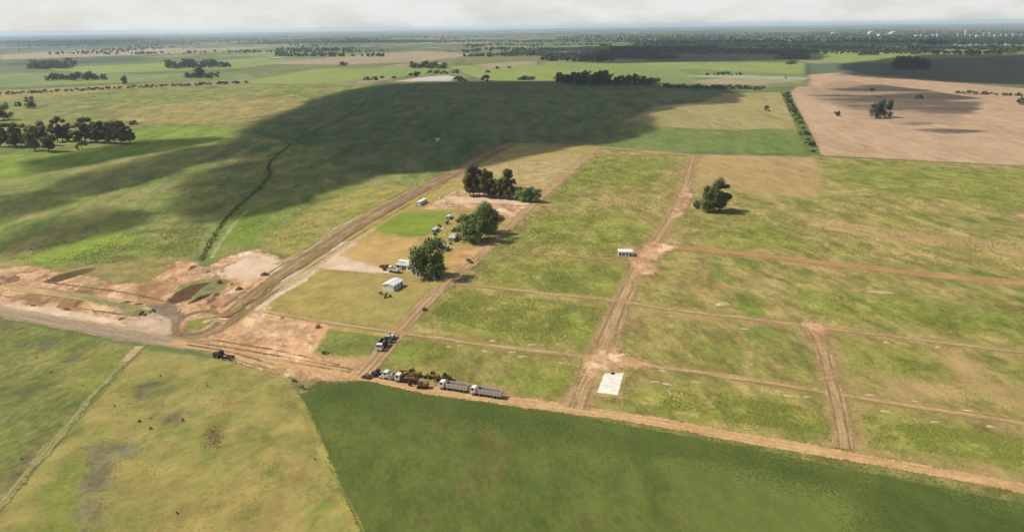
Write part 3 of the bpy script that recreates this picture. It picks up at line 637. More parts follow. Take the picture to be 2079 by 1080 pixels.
cloud([(360, 380), (440, 340), (540, 322), (560, 350), (520, 395), (430, 425), (350, 428)], soft=38, T=75, gap=0.65, gs=90, stretch=(0.5, 1.4))
cloud([(40, 478), (120, 448), (210, 428), (300, 430), (270, 452), (190, 474), (100, 496), (20, 505)], soft=26, T=48, gap=0.5, gs=80, stretch=(0.5, 1.4))
cloud([(-260, 450), (-60, 408), (60, 396), (110, 410), (40, 430), (-120, 470)], soft=30, T=46, gap=0.5, gs=90, stretch=(0.5, 1.4))
cloud([(60, 330), (180, 306), (300, 288), (420, 282), (330, 302), (200, 322), (80, 345)], soft=35, T=90, gap=0.5)
cloud([(1640, 188), (1720, 166), (1860, 184), (1960, 200), (1960, 220), (1900, 246), (1850, 252), (1790, 242), (1720, 214)], soft=70, T=110, gap=0.95, gs=150, stretch=(0.45, 1.0))
cloud([(1870, 264), (1915, 264), (1960, 267), (1920, 269)], soft=22, T=50)
cloud([(1730, 152), (1760, 126), (1900, 112), (2150, 112), (2250, 160), (2079, 170), (1880, 158)], soft=150, T=180, gap=0.1, gs=300)
cloud([(1240, 126), (1240, 108), (1460, 104), (1640, 108), (1640, 121), (1480, 122)], soft=180, T=170, gap=0.2, gs=400)
for k in range(6):                                          # scattered cloud shade towards the horizon
    px = random.uniform(-200, 2300); py = random.uniform(84, 106)
    c = at(px, py); r_ = random.uniform(350, 800) * (1 + c.y / 9000)
    pp = [(c.x + r_ * random.uniform(0.7, 1.4) * math.cos(a), c.y + r_ * random.uniform(0.6, 1.1) * math.sin(a)) for a in np.linspace(0, 2 * math.pi, 9)[:-1]]
    save = wpoly
    wpoly = lambda q: q
    cloud(pp, H=1000.0, soft=250, T=200, gap=0.3, gs=600, n=36)
    wpoly = save

# ------------------------------------------------------------------ trees
f_euc = foliage('eucalypt_leaves', (72, 72, 36), (120, 112, 60), (128, 106, 62), 0.25)
f_green = foliage('broad_leaves', (70, 86, 36), (114, 128, 64), (100, 112, 54), 0.3)
f_dark = foliage('dark_leaves', (48, 62, 36), (78, 92, 54), (74, 78, 48), 0.25)
f_olive = foliage('olive_leaves', (64, 70, 30), (110, 112, 58), (98, 96, 48), 0.3)
f_bush = foliage('bush_leaves', (54, 62, 24), (88, 94, 38), (96, 84, 40), 0.6)
m_bark = plain('bark', (120, 104, 84), 0.9, 0.3, 3.0, bstr=0.5)

def trunk_mesh(name, H, r0, limbs, seed, bare=0.35):
    rd = random.Random(seed); V = []; F = []
    def tube(path, radii, k=6):
        b = len(V)
        for (p, r) in zip(path, radii):
            for j in range(k):
                a = 2 * math.pi * j / k
                V.append((p[0] + r * math.cos(a), p[1] + r * math.sin(a), p[2]))
        for i in range(len(path) - 1):
            for j in range(k):
                F.append((b + i * k + j, b + i * k + (j + 1) % k, b + (i + 1) * k + (j + 1) % k, b + (i + 1) * k + j))
    lx, ly = rd.uniform(-.04, .04) * H, rd.uniform(-.04, .04) * H
    path = [(lx * f * f, ly * f * f, H * 0.86 * f - 0.1) for f in (0, 0.06, 0.25, 0.5, 0.75, 1)]
    tube(path, [r0 * 1.35, r0, r0 * 0.85, r0 * 0.6, r0 * 0.35, r0 * 0.1])
    for i in range(limbs):
        z0 = H * rd.uniform(bare, 0.7); a = rd.uniform(0, 6.28); ln = H * rd.uniform(0.16, 0.3)
        f = z0 / (H * 0.86)
        p0 = (lx * f * f, ly * f * f, z0)
        p1 = (p0[0] + math.cos(a) * ln * 0.5, p0[1] + math.sin(a) * ln * 0.5, z0 + ln * 0.45)
        p2 = (p0[0] + math.cos(a) * ln, p0[1] + math.sin(a) * ln, z0 + ln * 1.0)
        tube([p0, p1, p2], [r0 * 0.4, r0 * 0.27, r0 * 0.1], 5)
    return mesh_np(name, V, F, m_bark)

def leaf_faces(cent, rad, n, size, seed, flat=1.0):
    """n leaf clumps spread in balls around the centres, facing outward and up"""
    g = np.random.default_rng(seed)
    cent = np.asarray(cent, float); rad = np.asarray(rad, float)
    w_ = rad ** 2 / (rad ** 2).sum()
    idx = g.choice(len(cent), n, p=w_)
    d = g.normal(size=(n, 3)); d /= np.linalg.norm(d, axis=1)[:, None]
    rr = g.random(n) ** 0.4
    pos = cent[idx] + d * (rad[idx] * rr)[:, None] * np.array([1, 1, flat])
    nor = d + np.array([0, 0, 0.35]) + g.normal(size=(n, 3)) * 0.45
    nor /= np.linalg.norm(nor, axis=1)[:, None]
    ax = np.cross(nor, g.normal(size=(n, 3))); ax /= np.linalg.norm(ax, axis=1)[:, None] + 1e-9
    bx = np.cross(nor, ax)
    s = (size * g.uniform(0.6, 1.4, n))[:, None]
    k = g.uniform(0.5, 0.9, n)[:, None]
    q = np.stack([pos - ax * s, pos - bx * s * k, pos + ax * s * 1.1, pos + bx * s * k], 1)
    return q.reshape(-1, 3), np.arange(n * 4).reshape(-1, 4)

def crown_mesh(name, style, H, n, size, seed, mat):
    rd = random.Random(seed); c = []; r = []
    if style == 'tall':                                      # eucalypt: loose stacked clumps on a long stem
        for i in range(22):
            z = H * rd.uniform(0.16, 0.95); f = z / H
            sp_ = H * 0.2 * (1.15 - abs(f - 0.62) * 1.3); a = rd.uniform(0, 6.28)
            c.append((math.cos(a) * sp_ * rd.uniform(0.2, 1), math.sin(a) * sp_ * rd.uniform(0.2, 1), z)); r.append(H * rd.uniform(0.07, 0.13))
    elif style == 'column':
        for i in range(15):
            z = H * (0.12 + 0.84 * i / 14); f = z / H
            sp_ = H * 0.055; a = rd.uniform(0, 6.28)
            c.append((math.cos(a) * sp_, math.sin(a) * sp_, z)); r.append(H * rd.uniform(0.075, 0.11) * (1.15 - 0.75 * f))
    elif style == 'round':
        for i in range(22):
            a = rd.uniform(0, 6.28); z = rd.uniform(0.14, 0.9)
            sp_ = H * 0.42 * math.sqrt(max(0.05, 1 - ((z - 0.52) / 0.5) ** 2)) * rd.uniform(0.35, 1)
            c.append((math.cos(a) * sp_, math.sin(a) * sp_, z * H)); r.append(H * rd.uniform(0.12, 0.2))
    elif style == 'bush':
        for i in range(11):
            a = rd.uniform(0, 6.28); z = rd.uniform(0.1, 0.72)
            sp_ = H * 0.62 * math.sqrt(rd.random()) * (1.1 - 0.6 * z)
            c.append((math.cos(a) * sp_, math.sin(a) * sp_, z * H)); r.append(H * rd.uniform(0.18, 0.28))
    V, F = leaf_faces(c, r, n, size, seed)
    V[:, 2] = np.maximum(V[:, 2], 0.02)
    return mesh_np(name, V, F, mat)

PROTO = {}
def proto(style, mat, variant, near):
    key = (style, mat.name, variant, near)
    if key not in PROTO:
        n, size = (3600, 0.024) if near else (520, 0.06)
        seed = hash(key[2:3]) % 1000 + {'tall': 11, 'column': 23, 'round': 37, 'bush': 53}[style] + variant * 101
        H = 1.0
        if style == 'bush': n, size = (700, 0.06) if near else (300, 0.1)
        cm = crown_mesh('crown', style, H, n, size, seed, mat)
        tm = trunk_mesh('trunk', H, {'tall': 0.018, 'column': 0.016, 'round': 0.028, 'bush': 0.03}[style], 6, seed, 0.15 if style != 'tall' else 0.3)
        PROTO[key] = (cm, tm)
    return PROTO[key]
def tree(px, py, hpx, style, mat, label, group=None, near=False, name=None, wide=1.0, cat=None):
    p = at(px, py); H = hm(px, py, hpx)
    cm, tm = proto(style, mat, random.randrange(4), near)
    name = name or ('bush' if style == 'bush' else 'tree')
    o = empty(name, (p.x, p.y, 0.03), random.uniform(0, 6.28), (H * wide, H * wide, H))
    tag(o, label, cat or ('bush' if style == 'bush' else 'tree'), group)
    link('crown', cm, None, o); link('trunk' if style != 'bush' else 'stem', tm, None, o)
    return o
def grove(items, style, mat, desc, group, near=False, wide=None, kind_word=None, name=None):
    wide = wide or (1.0 if near else 1.3)
    items = sorted(items)
    kw = kind_word or ('bush' if style == 'bush' else 'tree')
    for i, it in enumerate(items):
        st = it[3] if len(it) > 3 else style
        lab = f'{nth(i + 1)} {kw} from the left {desc}'
        tree(it[0], it[1], it[2], st, mat, lab, group, near, name, wide)
def strip(x0, y0, x1, y1, n, h0, h1, jy=1.0):
    out = []
    for i in range(n):
        f = (i + random.uniform(0.1, 0.9)) / n
        out.append((x0 + (x1 - x0) * f, y0 + (y1 - y0) * f + random.uniform(-jy, jy), random.uniform(h0, h1)))
    return out

# by the farm
grove([(954, 398, 52), (962, 399, 62), (973, 398, 52), (983, 401, 56), (994, 400, 50), (999, 403, 40), (1004, 402, 38), (1010, 404, 34), (1016, 403, 38), (1024, 403, 46), (1032, 404, 58), (1040, 405, 40)], 'tall', f_euc,
      'in the tall dark row above the farm', 'tall row above the farm', True, 1.15)
grove([(1052, 407, 26), (1064, 409, 27), (1076, 410, 30), (1087, 411, 28)], 'round', f_green, 'in the low dense clump ending the tall row', 'low clump at the end of the tall row', True, 1.1)
tree(975, 487, 74, 'round', f_green, 'tallest green tree in the clump between the farm sheds and the lane', None, True)
tree(948, 490, 52, 'round', f_green, 'broad green tree at the left of the big clump beside the lane', None, True)
tree(998, 474, 58, 'round', f_olive, 'green tree at the right of the big clump, its shadow on the lane', None, True)
tree(962, 495, 44, 'round', f_green, 'low leafy tree at the foot of the big clump beside the lane', None, True)
tree(873, 563, 78, 'round', f_green, 'large round green tree overhanging the farm buildings', None, True)
tree(856, 548, 50, 'round', f_olive, 'lighter tree behind the large round one at the farm buildings', None, True)
tree(886, 560, 44, 'round', f_green, 'lower tree on the lane side of the farm buildings', None, True)
tree(1449, 431, 68, 'round', f_olive, 'lone tall dark tree standing in the tan plot', None, True, wide=0.85)
tree(1462, 429, 58, 'tall', f_euc, 'slightly shorter tree close behind the lone tall tree in the tan plot', None, True, wide=1.3)
tree(1438, 429, 50, 'round', f_olive, 'leafy tree on the left side of the lone tall tree in the plots', None, True, wide=0.8)
tree(1416, 423, 19, 'bush', f_dark, 'low dark bush left of the lone tall tree in the plots', None, True)
# the grove on the left pasture
grove([(2, 299, 50), (20, 297, 46), (34, 300, 48), (52, 299, 46), (71, 307, 50), (88, 296, 48), (100, 309, 52), (118, 289, 45), (128, 287, 48), (142, 288, 36), (160, 291, 40), (174, 289, 48), (187, 290, 50),
       (200, 291, 40), (212, 291, 44), (224, 292, 42), (236, 292, 44), (247, 293, 46), (257, 292, 40), (266, 291, 34)], 'tall', f_euc, 'in the dark grove on the left pasture', 'grove on the left pasture', True, 1.25)
tree(167, 303, 17, 'bush', f_olive, 'small round bush in front of the dark grove on the left pasture', None, True)
tree(272, 254, 12, 'bush', f_olive, 'small bush behind the right end of the left grove', None, True)
tree(8, 244, 34, 'round', f_dark, 'dark round tree at the left edge behind the grove', None, True, wide=1.2)
tree(-14, 246, 32, 'round', f_dark, 'dark tree cut by the left edge behind the grove', None, True)
tree(63, 221, 24, 'round', f_dark, 'small dark tree standing alone left, beyond the grove', None, True)
tree(36, 216, 11, 'bush', f_dark, 'low bush left of the small lone tree beyond the left grove', None)
# on the ploughed land
tree(1779, 241, 34, 'round', f_dark, 'left one of the two dark trees on the ploughed field', None, True)
tree(1796, 239, 35, 'round', f_dark, 'right one of the two dark trees on the ploughed field', None, True)
tree(1558, 226, 12, 'bush', f_dark, 'single dark bush on the dry grass left of the hedge strip', None)
tree(1700, 236, 12, 'bush', f_bush, 'single bush on the ploughed field left of the two dark trees', None)
tree(1866, 201, 10, 'bush', f_bush, 'single bush on the ploughed field right of the two dark trees', None)
tree(2074, 213, 18, 'bush', f_olive, 'green bush at the right edge by the ploughed field', None)
tree(1771, 186, 8, 'bush', f_bush, 'tiny bush on the ploughed field behind the two dark trees', None)
grove(strip(1940, 190, 2079, 196, 12, 5, 9), 'bush', f_olive, 'in the bush row behind the ploughed field', 'bush row at the ploughed field')
grove(strip(1594, 190, 1652, 312, 16, 6, 12, 3), 'bush', f_bush, 'along the green hedge strip left of the ploughed field', 'hedge strip bushes')
# groves beyond the shaded meadow
grove(strip(1132, 169, 1240, 172, 18, 16, 27, 2.5), 'round', f_dark, 'in the dense dark grove beyond the shaded meadow', 'dense grove beyond the shaded meadow')
grove(strip(1248, 172, 1338, 172, 11, 11, 22, 2), 'round', f_dark, 'in the thinner row right of the dense dark grove', 'thin row beside the dense grove')
grove(strip(1345, 178, 1552, 182, 30, 6, 11, 1.2), 'bush', f_dark, 'in the long low hedge behind the dry strip', 'long low hedge')
grove(strip(1816, 139, 1882, 139, 11, 17, 24, 1.5), 'round', f_dark, 'in the dark square copse at the upper right', 'square copse at the upper right')
grove(strip(834, 138, 906, 139, 12, 8, 14, 2), 'round', f_olive, 'in the olive copse behind the pale lot', 'copse behind the pale lot')
grove([(744, 163, 8), (760, 163, 9), (776, 160, 6), (800, 160, 6), (832, 157, 9), (846, 156, 12), (872, 151, 9), (888, 150, 9), (902, 150, 8), (925, 149, 9), (930, 165, 12), (940, 166, 9), (988, 165, 13),
       (1058, 163, 9), (1070, 163, 11), (1080, 163, 9), (990, 148, 6), (1010, 140, 6), (1034, 139, 5)], 'bush', f_dark, 'scattered around the pale lot', 'bushes around the pale lot')
grove(strip(376, 159, 442, 158, 9, 8, 13, 1) + [(404, 158, 22), (410, 158, 19)], 'round', f_dark, 'in the small copse past the hedgerow', 'small copse past the hedgerow')
grove(strip(96, 163, 218, 162, 16, 9, 17, 1.5), 'round', f_dark, 'in the loose row left of the round field tree', 'loose row at the left')
tree(253, 171, 17, 'round', f_dark, 'round tree alone above the dotted hedgerow', None)
grove(strip(58, 141, 146, 139, 14, 12, 20, 2), 'round', f_euc, 'in the brownish copse at the far left', 'brownish copse at the far left')
grove(strip(338, 139, 466, 137, 18, 10, 18, 2), 'round', f_dark, 'in the long dark copse behind the small one', 'long dark copse at the left')
grove(strip(-4, 193, 300, 178, 26, 5, 7.5, 0.4) + strip(300, 178, 502, 169, 18, 5, 8, 0.4), 'bush', f_dark, 'in the dotted hedgerow crossing the left pastures', 'dotted hedgerow')
grove(strip(1745, 113, 1782, 112, 6, 8, 12, 1), 'round', f_dark, 'in the tiny copse behind the square one', 'tiny copse behind the square one')
grove(strip(1965, 112, 2062, 109, 14, 7, 11, 1) + [(1972, 113, 13)], 'round', f_euc, 'in the far row at the upper right', 'far row at the upper right')
grove([(692, 135, 10), (700, 134, 8), (1604, 131, 9), (1612, 130, 8), (1435, 154, 6), (1455, 153, 8), (1468, 153, 9), (1480, 153, 8), (1500, 153, 7), (1595, 160, 4)], 'bush', f_olive, 'standing alone in the far bright fields', 'lone far bushes')
# near shrubs, dark dots in the grass
DOTS = [(283, 856, 6), (306, 871, 6), (307, 850, 4), (371, 854, 6), (233, 825, 4), (326, 764, 4), (104, 757, 4), (74, 727, 4), (420, 783, 3), (168, 783, 3), (360, 1042, 5), (640, 933, 4), (44, 932, 4)]
grove(DOTS, 'bush', f_dark, 'among the dark shrubs dotted over the front left pastures', 'dark shrubs on the front pastures', False, 0.7, 'shrub', 'shrub')
tree(953, 534, 10, 'bush', f_dark, 'dark shrub on the verge of the lane near the big clump', None, True, 'shrub', cat='shrub')
tree(645, 665, 9, 'bush', f_euc, 'dark shrub on the scraped red ground', None, True, 'shrub', cat='shrub')
tree(660, 718, 9, 'bush', f_euc, 'dark shrub beside the small green plot at the road', None, True, 'shrub', cat='shrub')
tree(862, 631, 8, 'bush', f_dark, 'small dark shrub on the lane side below the farm', None, True, 'shrub', cat='shrub')
tree(787, 604, 11, 'bush', f_bush, 'yellowish bush in front of the white barn', None, True)
tree(772, 598, 7, 'bush', f_bush, 'smaller yellowish bush left of the white barn', None, True)
tree(290, 640, 10, 'bush', f_olive, 'low bush on the rough strip by the left road', None, True)
tree(310, 634, 8, 'bush', f_olive, 'low bush near the muddy pool on the rough strip', None, True)
tree(612, 790, 9, 'bush', f_euc, 'brown bush at the corner of the dark crop field', None, True)
tree(598, 775, 7, 'bush', f_bush, 'yellowish bush at the road corner beside the crop field', None, True)
tree(445, 575, 8, 'bush', f_olive, 'green bush on the spoil above the muddy pool', None, True)
tree(860, 287, 5, 'bush', f_dark, 'dark bush in the shaded meadow', None)

# far woodland, one mass
def woodland(name, pts, Hs, mat, per=26):
    g = np.random.default_rng(len(pts)); Vs = []; Fs = []; b = 0
    n = len(pts)
    P = np.repeat(np.asarray(pts), per, 0); Hh = np.repeat(np.asarray(Hs), per)
    N = n * per
    d = g.normal(size=(N, 3)); d /= np.linalg.norm(d, axis=1)[:, None]
    rr = g.random(N) ** 0.35
    pos = np.c_[P[:, 0] + d[:, 0] * rr * Hh * 0.42, P[:, 1] + d[:, 1] * rr * Hh * 0.42, Hh * (0.52 + 0.45 * d[:, 2] * rr)]
    nor = d + np.array([0, 0, 0.4]); nor /= np.linalg.norm(nor, axis=1)[:, None]
    ax = np.cross(nor, g.normal(size=(N, 3))); ax /= np.linalg.norm(ax, axis=1)[:, None]; bx = np.cross(nor, ax)
    s = (Hh * g.uniform(0.16, 0.3, N))[:, None]
    q = np.stack([pos - ax * s, pos - bx * s, pos + ax * s, pos + bx * s], 1).reshape(-1, 3)
    q[:, 2] = np.maximum(q[:, 2], 0.0)
    o = link(name, mesh_np(name, q, np.arange(N * 4).reshape(-1, 4), mat))
    return o
f_far = foliage('far_leaves', (40, 54, 30), (66, 78, 44), (56, 66, 40), 0.02, 0.0)
f_far2 = foliage('far_dark_leaves', (30, 44, 28), (46, 60, 36), (44, 54, 32), 0.02, 0.0)
def scatter_px(x0, x1, y0, y1, n, dens=0.5, ns=900.0, hmin=9, hmax=17, keep_out=()):
    pts = []; hs = []; tries = 0
    while len(pts) < n and tries < n * 12:
        tries += 1
        px = random.uniform(x0, x1); py = random.uniform(y0, y1)
        p = at(px, py)
        if fbm(p.x / ns, p.y / (ns * 1.6), 4) < dens: continue
        pts.append((p.x, p.y)); hs.append(random.uniform(hmin, hmax))
    return pts, hs
p, h = scatter_px(1100, 1245, 112, 125, 420, 0.3); p2, h2 = scatter_px(1240, 1455, 98, 120, 1000, 0.25); p3, h3 = scatter_px(1455, 1640, 104, 121, 700, 0.3)
tag(woodland('woodland', p + p2 + p3, h + h2 + h3, f_far2), 'long dark belt of woodland beyond the bright far fields', 'woodland', kind='stuff')
p, h = scatter_px(-60, 2140, 78, 112, 1800, 0.58, 500); p2, h2 = scatter_px(940, 1240, 92, 118, 500, 0.45, 400)
tag(woodland('woodland', p + p2, h + h2, f_far, 20), 'scattered tree belts between the fields below the horizon', 'woodland', kind='stuff')
p, h = scatter_px(-60, 2140, 60, 88, 15000, 0.42, 1200, 9, 18)
tag(woodland('woodland', p, h, f_far, 9), 'hazy mass of trees along the horizon', 'woodland', kind='stuff')
p, h = scatter_px(1880, 2140, 82, 92, 500, 0.2); p2, h2 = scatter_px(1640, 1960, 98, 108, 160, 0.52, 300); p3, h3 = scatter_px(560, 780, 100, 116, 300, 0.45, 400)
tag(woodland('woodland', p + p2 + p3, h + h2 + h3, f_far2), 'dark tree belt in front of the distant town', 'woodland', kind='stuff')

# ------------------------------------------------------------------ weeds in the plots and pastures
def tufts(name, polys, n, smin, smax, mat, label, seed, cut=0.42, ns=16.0, tall=0.8, avoid=()):
    g = np.random.default_rng(seed)
    out = []
    for pp in polys:
        P = np.array(wpoly(pp)); lo, hi = P.min(0), P.max(0)
        X = g.uniform(lo[0], hi[0], n * 3); Y = g.uniform(lo[1], hi[1], n * 3)
        ok = sdist(P, X, Y) > 0.5
        ok &= fbm(X / ns, Y / ns, 3) + g.random(len(X)) * 0.25 > cut + 0.12
        for L, wd in avoid:
            d = np.full(len(X), 1e9)
            for i in range(0, len(L), 2): d = np.minimum(d, (X - L[i, 0]) ** 2 + (Y - L[i, 1]) ** 2)
            ok &= d > wd * wd
        out.append(np.stack([X[ok], Y[ok]], 1)[:n])
    Q = np.concatenate(out); N = len(Q)
    s = g.uniform(smin, smax, N); a = g.uniform(0, 6.28, N); h = s * tall * g.uniform(0.6, 1.3, N)
    k = 5
    V = np.zeros((N, k + 1, 3))
    for j in range(k):
        aj = a + 2 * math.pi * j / k; rj = s * g.uniform(0.7, 1.25, N)
        V[:, j] = np.stack([Q[:, 0] + rj * np.cos(aj), Q[:, 1] + rj * np.sin(aj), np.full(N, 0.03)], 1)
    V[:, k] = np.stack([Q[:, 0] + g.normal(0, 0.25, N) * s, Q[:, 1] + g.normal(0, 0.25, N) * s, h], 1)
    base = (np.arange(N) * (k + 1))[:, None]
    F = np.concatenate([np.concatenate([base + j, base + (j + 1) % k, base + k], 1) for j in range(k)])
    o = link(name, mesh_np(name, V.reshape(-1, 3), F, mat))
    return tag(o, label, 'weeds', kind='stuff')
def weedmat(name, c1, c2, c3, seed):
    t = NT(name); P = t.mapv(t.pos(), 0, loc=(seed, seed, 0))
    col = t.mix(t.mr(t.noise(P, 1 / 24, 4, 0.6), 0.38, 0.62), c1, c2)
    col = t.mix(t.mr(t.noise(P, 1.3, 3, 0.6), 0.45, 0.65), col, c3)
    return t.finish(col, 0.9, None, 0, 0, None, 0.1)
lane_c = smooth_line([(1172, 830), (1215, 728), (1255, 628), (1305, 528), (1372, 425), (1408, 318)], 4)
lane_d = smooth_line([(1640, 655), (1680, 745), (1716, 912)], 4)
path1 = smooth_line([(925, 577), (1250, 611), (1500, 645), (1800, 682), (2079, 716)], 4)
path2 = smooth_line([(800, 674), (1000, 702), (1190, 725), (1500, 768), (1690, 798), (2079, 860)], 4)
lane_e = smooth_line([(1330, 500), (1560, 522), (1860, 556), (2079, 578)], 4)
AV = [(lane_c, 4.5), (lane_d, 3.2), (path1, 1.9), (path2, 2.0), (lane_e, 4.5)]
w_plot = weedmat('weed_leaves', A(140, 142, 58), A(122, 138, 48), A(168, 160, 80), 3)
w_dark = weedmat('weed_dark', A(128, 140, 52), A(140, 144, 58), A(116, 130, 46), 9)
tufts('weeds', [[(765, 755), (810, 688), (960, 540), (1255, 560), (1200, 790), (1100, 810)], [(1200, 820), (1300, 540), (2079, 600), (2079, 965), (1500, 870)]], 17000, 0.14, 0.34, w_plot,
      'yellow green weeds growing over the near plots', 31, 0.5, avoid=AV)
tufts('weeds', [[(870, 640), (925, 592), (1080, 606), (1245, 628), (1215, 700), (1050, 690)], [(1230, 815), (1310, 785), (1680, 830), (1690, 885), (1500, 860)], [(1745, 840), (2079, 890), (2079, 950), (1760, 900)]], 5000, 0.2, 0.5, w_dark,
      'darker green weeds in the lush plots', 33, 0.5, 9, avoid=AV)
tufts('weeds', [[(970, 530), (1215, 310), (1400, 320), (1300, 520)], [(1400, 420), (1660, 400), (2079, 350), (2079, 560), (1360, 490)]], 9000, 0.3, 0.75, w_dark, 'green weeds in the upper plots', 37, 0.52, 18, avoid=AV)
tufts('weeds', [[(430, 520), (520, 420), (640, 400), (850, 385), (590, 530)], [(0, 520), (200, 470), (420, 460), (400, 520), (100, 545)]], 3500, 0.2, 0.5, w_dark, 'tufts in the pasture left of the graded road', 41, 0.56, 12)
tufts('weeds', [[(20, 660), (280, 712), (110, 905), (-20, 1020)], [(290, 715), (560, 765), (720, 1080), (60, 1080)]], 4000, 0.1, 0.24, w_plot, 'short tufts in the front left pastures', 43, 0.54, 7, 0.7)
def along(name, line, n, wid, smin, smax, mat, label, seed, tall=1.0):
    L = smooth_line(line, 2.0); g = np.random.default_rng(seed); i = g.integers(0, len(L), n)
    Q = L[i] + g.normal(0, wid, (n, 2)); pts = Q.tolist()
    k = 5; N = n; s = g.uniform(smin, smax, N); a = g.uniform(0, 6.28, N); h = s * tall * g.uniform(0.7, 1.4, N)
    V = np.zeros((N, k + 1, 3))
    for j in range(k):
        aj = a + 2 * math.pi * j / k; rj = s * g.uniform(0.7, 1.25, N)
        V[:, j] = np.stack([Q[:, 0] + rj * np.cos(aj), Q[:, 1] + rj * np.sin(aj), np.full(N, 0.03)], 1)
    V[:, k] = np.stack([Q[:, 0], Q[:, 1], h], 1)
    base = (np.arange(N) * (k + 1))[:, None]
    F = np.concatenate([np.concatenate([base + j, base + (j + 1) % k, base + k], 1) for j in range(k)])
    return tag(link(name, mesh_np(name, V.reshape(-1, 3), F, mat)), label, 'reeds', kind='stuff')
w_reed = weedmat('reed_leaves', A(90, 112, 44), A(104, 122, 50), A(80, 100, 40), 12)
along('reeds', DITCH, 420, 0.9, 0.3, 0.8, w_reed, 'dark reeds lining the ditch in the left pasture', 47, 1.3)
along('reeds', [(600, 285), (650, 262), (700, 240), (745, 205)], 200, 1.6, 0.5, 1.1, w_reed, 'dark growth along the far ditch in the shaded meadow', 49, 1.2)

# ------------------------------------------------------------------ heaps of soil and rubble
m_heap = land('heap_soil', A(206, 168, 124), A(188, 148, 104), A(170, 128, 88), 1 / 6, 1 / 2, (0.5, 0.65), edge=False, bstr=0.9, finescale=1.2, seed=201)
m_heapp = land('heap_pale', A(216, 194, 146), A(204, 178, 130), None, 1 / 4, 1 / 2, edge=False, bstr=0.7, finescale=1.5, seed=203, fine=0.3)
m_heapd = land('heap_dark', A(132, 100, 66), A(116, 86, 56), A(150, 118, 80), 1 / 5, 1 / 2, (0.5, 0.65), edge=False, bstr=0.9, finescale=1.2, seed=205)
def heap(px, py, L, W, H, mat, label, rz=0.0, group=None, name='soil_heap', cat='soil heap', rough=0.6):
    p = at(px, py); s = random.random() * 50
    nr, na = 9, 26; V = [(0, 0, H * 0.93)]; F = []
    for i in range(1, nr + 1):
        f = i / nr
        for k in range(na):
            a = 2 * math.pi * k / na
            rr = f * (0.72 + 0.55 * float(fbm(math.cos(a) * 1.3 + s, math.sin(a) * 1.3 + s)))
            z = H * (1 - f ** 1.4) * (0.62 + rough * float(fbm(math.cos(a) * f * 3 + s, math.sin(a) * f * 3 - s)))
            V.append((rr * L / 2 * math.cos(a), rr * W / 2 * math.sin(a), z if i < nr else -0.05))
    for k in range(na): F.append((0, 1 + k, 1 + (k + 1) % na))
    for i in range(nr - 1):
        for k in range(na):
            a = 1 + i * na + k; b = 1 + i * na + (k + 1) % na
            F.append((a, a + na, b + na, b))
    o = link(name, mesh_np(name, V, F, mat, None, True)); o.location = (p.x, p.y, 0.03); o.rotation_euler.z = rz
    return tag(o, label, cat, group)
def heading(a, b):
    d = at(*b) - at(*a); return math.atan2(d.y, d.x)
heap(8, 572, 15, 9, 3.6, m_heap, 'big brown soil heap at the left edge of the earthworks', 0.2)
heap(-22, 578, 12, 9, 3.2, m_heapd, 'darker soil heap cut by the left edge of the picture', 0)
heap(25, 566, 7, 4, 2.0, m_heap, 'smaller soil heap on the right flank of the big brown one', 0.6)
rz = heading((84, 573), (196, 545))
heap(140, 552, 26, 3.2, 0.9, m_heap, 'long low spoil bank behind the dark cutting at the left', rz)
rz = heading((338, 612), (430, 572))
heap(405, 607, 17, 3.4, 1.3, m_heapd, 'dark spoil bank on the near side of the muddy pool', rz)
heap(424, 612, 10, 4.5, 1.8, m_heap, 'reddish soil heap between the muddy pool and the loop', rz)
heap(437, 600, 8, 3.5, 1.5, m_heap, 'soil heap right of the muddy pool beside the graded road', rz + 0.2)
heap(388, 545, 12, 3.0, 1.3, m_heap, 'curved soil bank where the ditch reaches the earthworks', rz + 0.3)
heap(420, 553, 5, 3.4, 1.3, m_heap, 'small soil heap at the end of the ditch track', 0.4)
heap(486, 588, 4.6, 3.2, 1.7, m_heapd, 'small dark heap on the left verge of the graded road', 0.2)
heap(538, 559, 5.2, 3.4, 1.9, m_heapd, 'dark heap on the pale scraped ground beside the graded road', 0.2)
heap(468, 578, 4.0, 3.0, 1.1, m_heap, 'small brown heap above the dark one on the graded road verge', 1.0)
heap(258, 614, 5, 2.5, 0.8, m_heapd, 'left one of two low mounds on the lane to the left road', 0)
heap(282, 618, 5, 2.5, 0.8, m_heapd, 'right one of two low mounds on the lane to the left road', 0)
heap(68, 621, 3.5, 1.8, 0.8, m_heapd, 'left one of two small dark clods along the left road', 0)
heap(136, 629, 3.5, 1.8, 0.9, m_heapd, 'right one of two small dark clods along the left road', 0)
heap(424, 652, 7.0, 3.6, 0.9, m_heapp, 'pale gravel heap on the green island of the loop', heading((405, 656), (440, 645)), name='gravel_heap', cat='gravel heap')
heap(510, 622, 8, 3, 1.0, m_heap, 'soil heap at the fork of the graded road', heading((490, 632), (530, 604)))
heap(1228, 716, 5, 4, 1.2, m_heapp, 'pale soil heap above the white slab at the lane crossing', 0.5)
heap(1252, 716, 6, 4, 1.2, m_heap, 'tan soil heap right of the pale one at the lane crossing', 0.1)
heap(1262, 727, 5, 2.4, 0.8, m_heapp, 'low pale heap just above the white slab', 0.1)
heap(1468, 618, 7, 4, 1.1, m_heapp, 'round pale mound in the plots above the long grass path', 0.2)
heap(1785, 593, 12, 3, 0.5, m_heapp, 'flat pale mound in the upper right plots', -0.2)
heap(845, 418, 12, 2.4, 1.0, m_heap, 'spoil ridge beside the lawn corner at the graded road', heading((830, 425), (870, 400)))
heap(895, 402, 8, 3, 1.2, m_heapp, 'pale spoil heap right of the graded road above the lawn', heading((880, 412), (910, 396)))
heap(925, 392, 8, 4, 1.4, m_heapp, 'pale spoil heap at the foot of the tall dark row', 0.3)
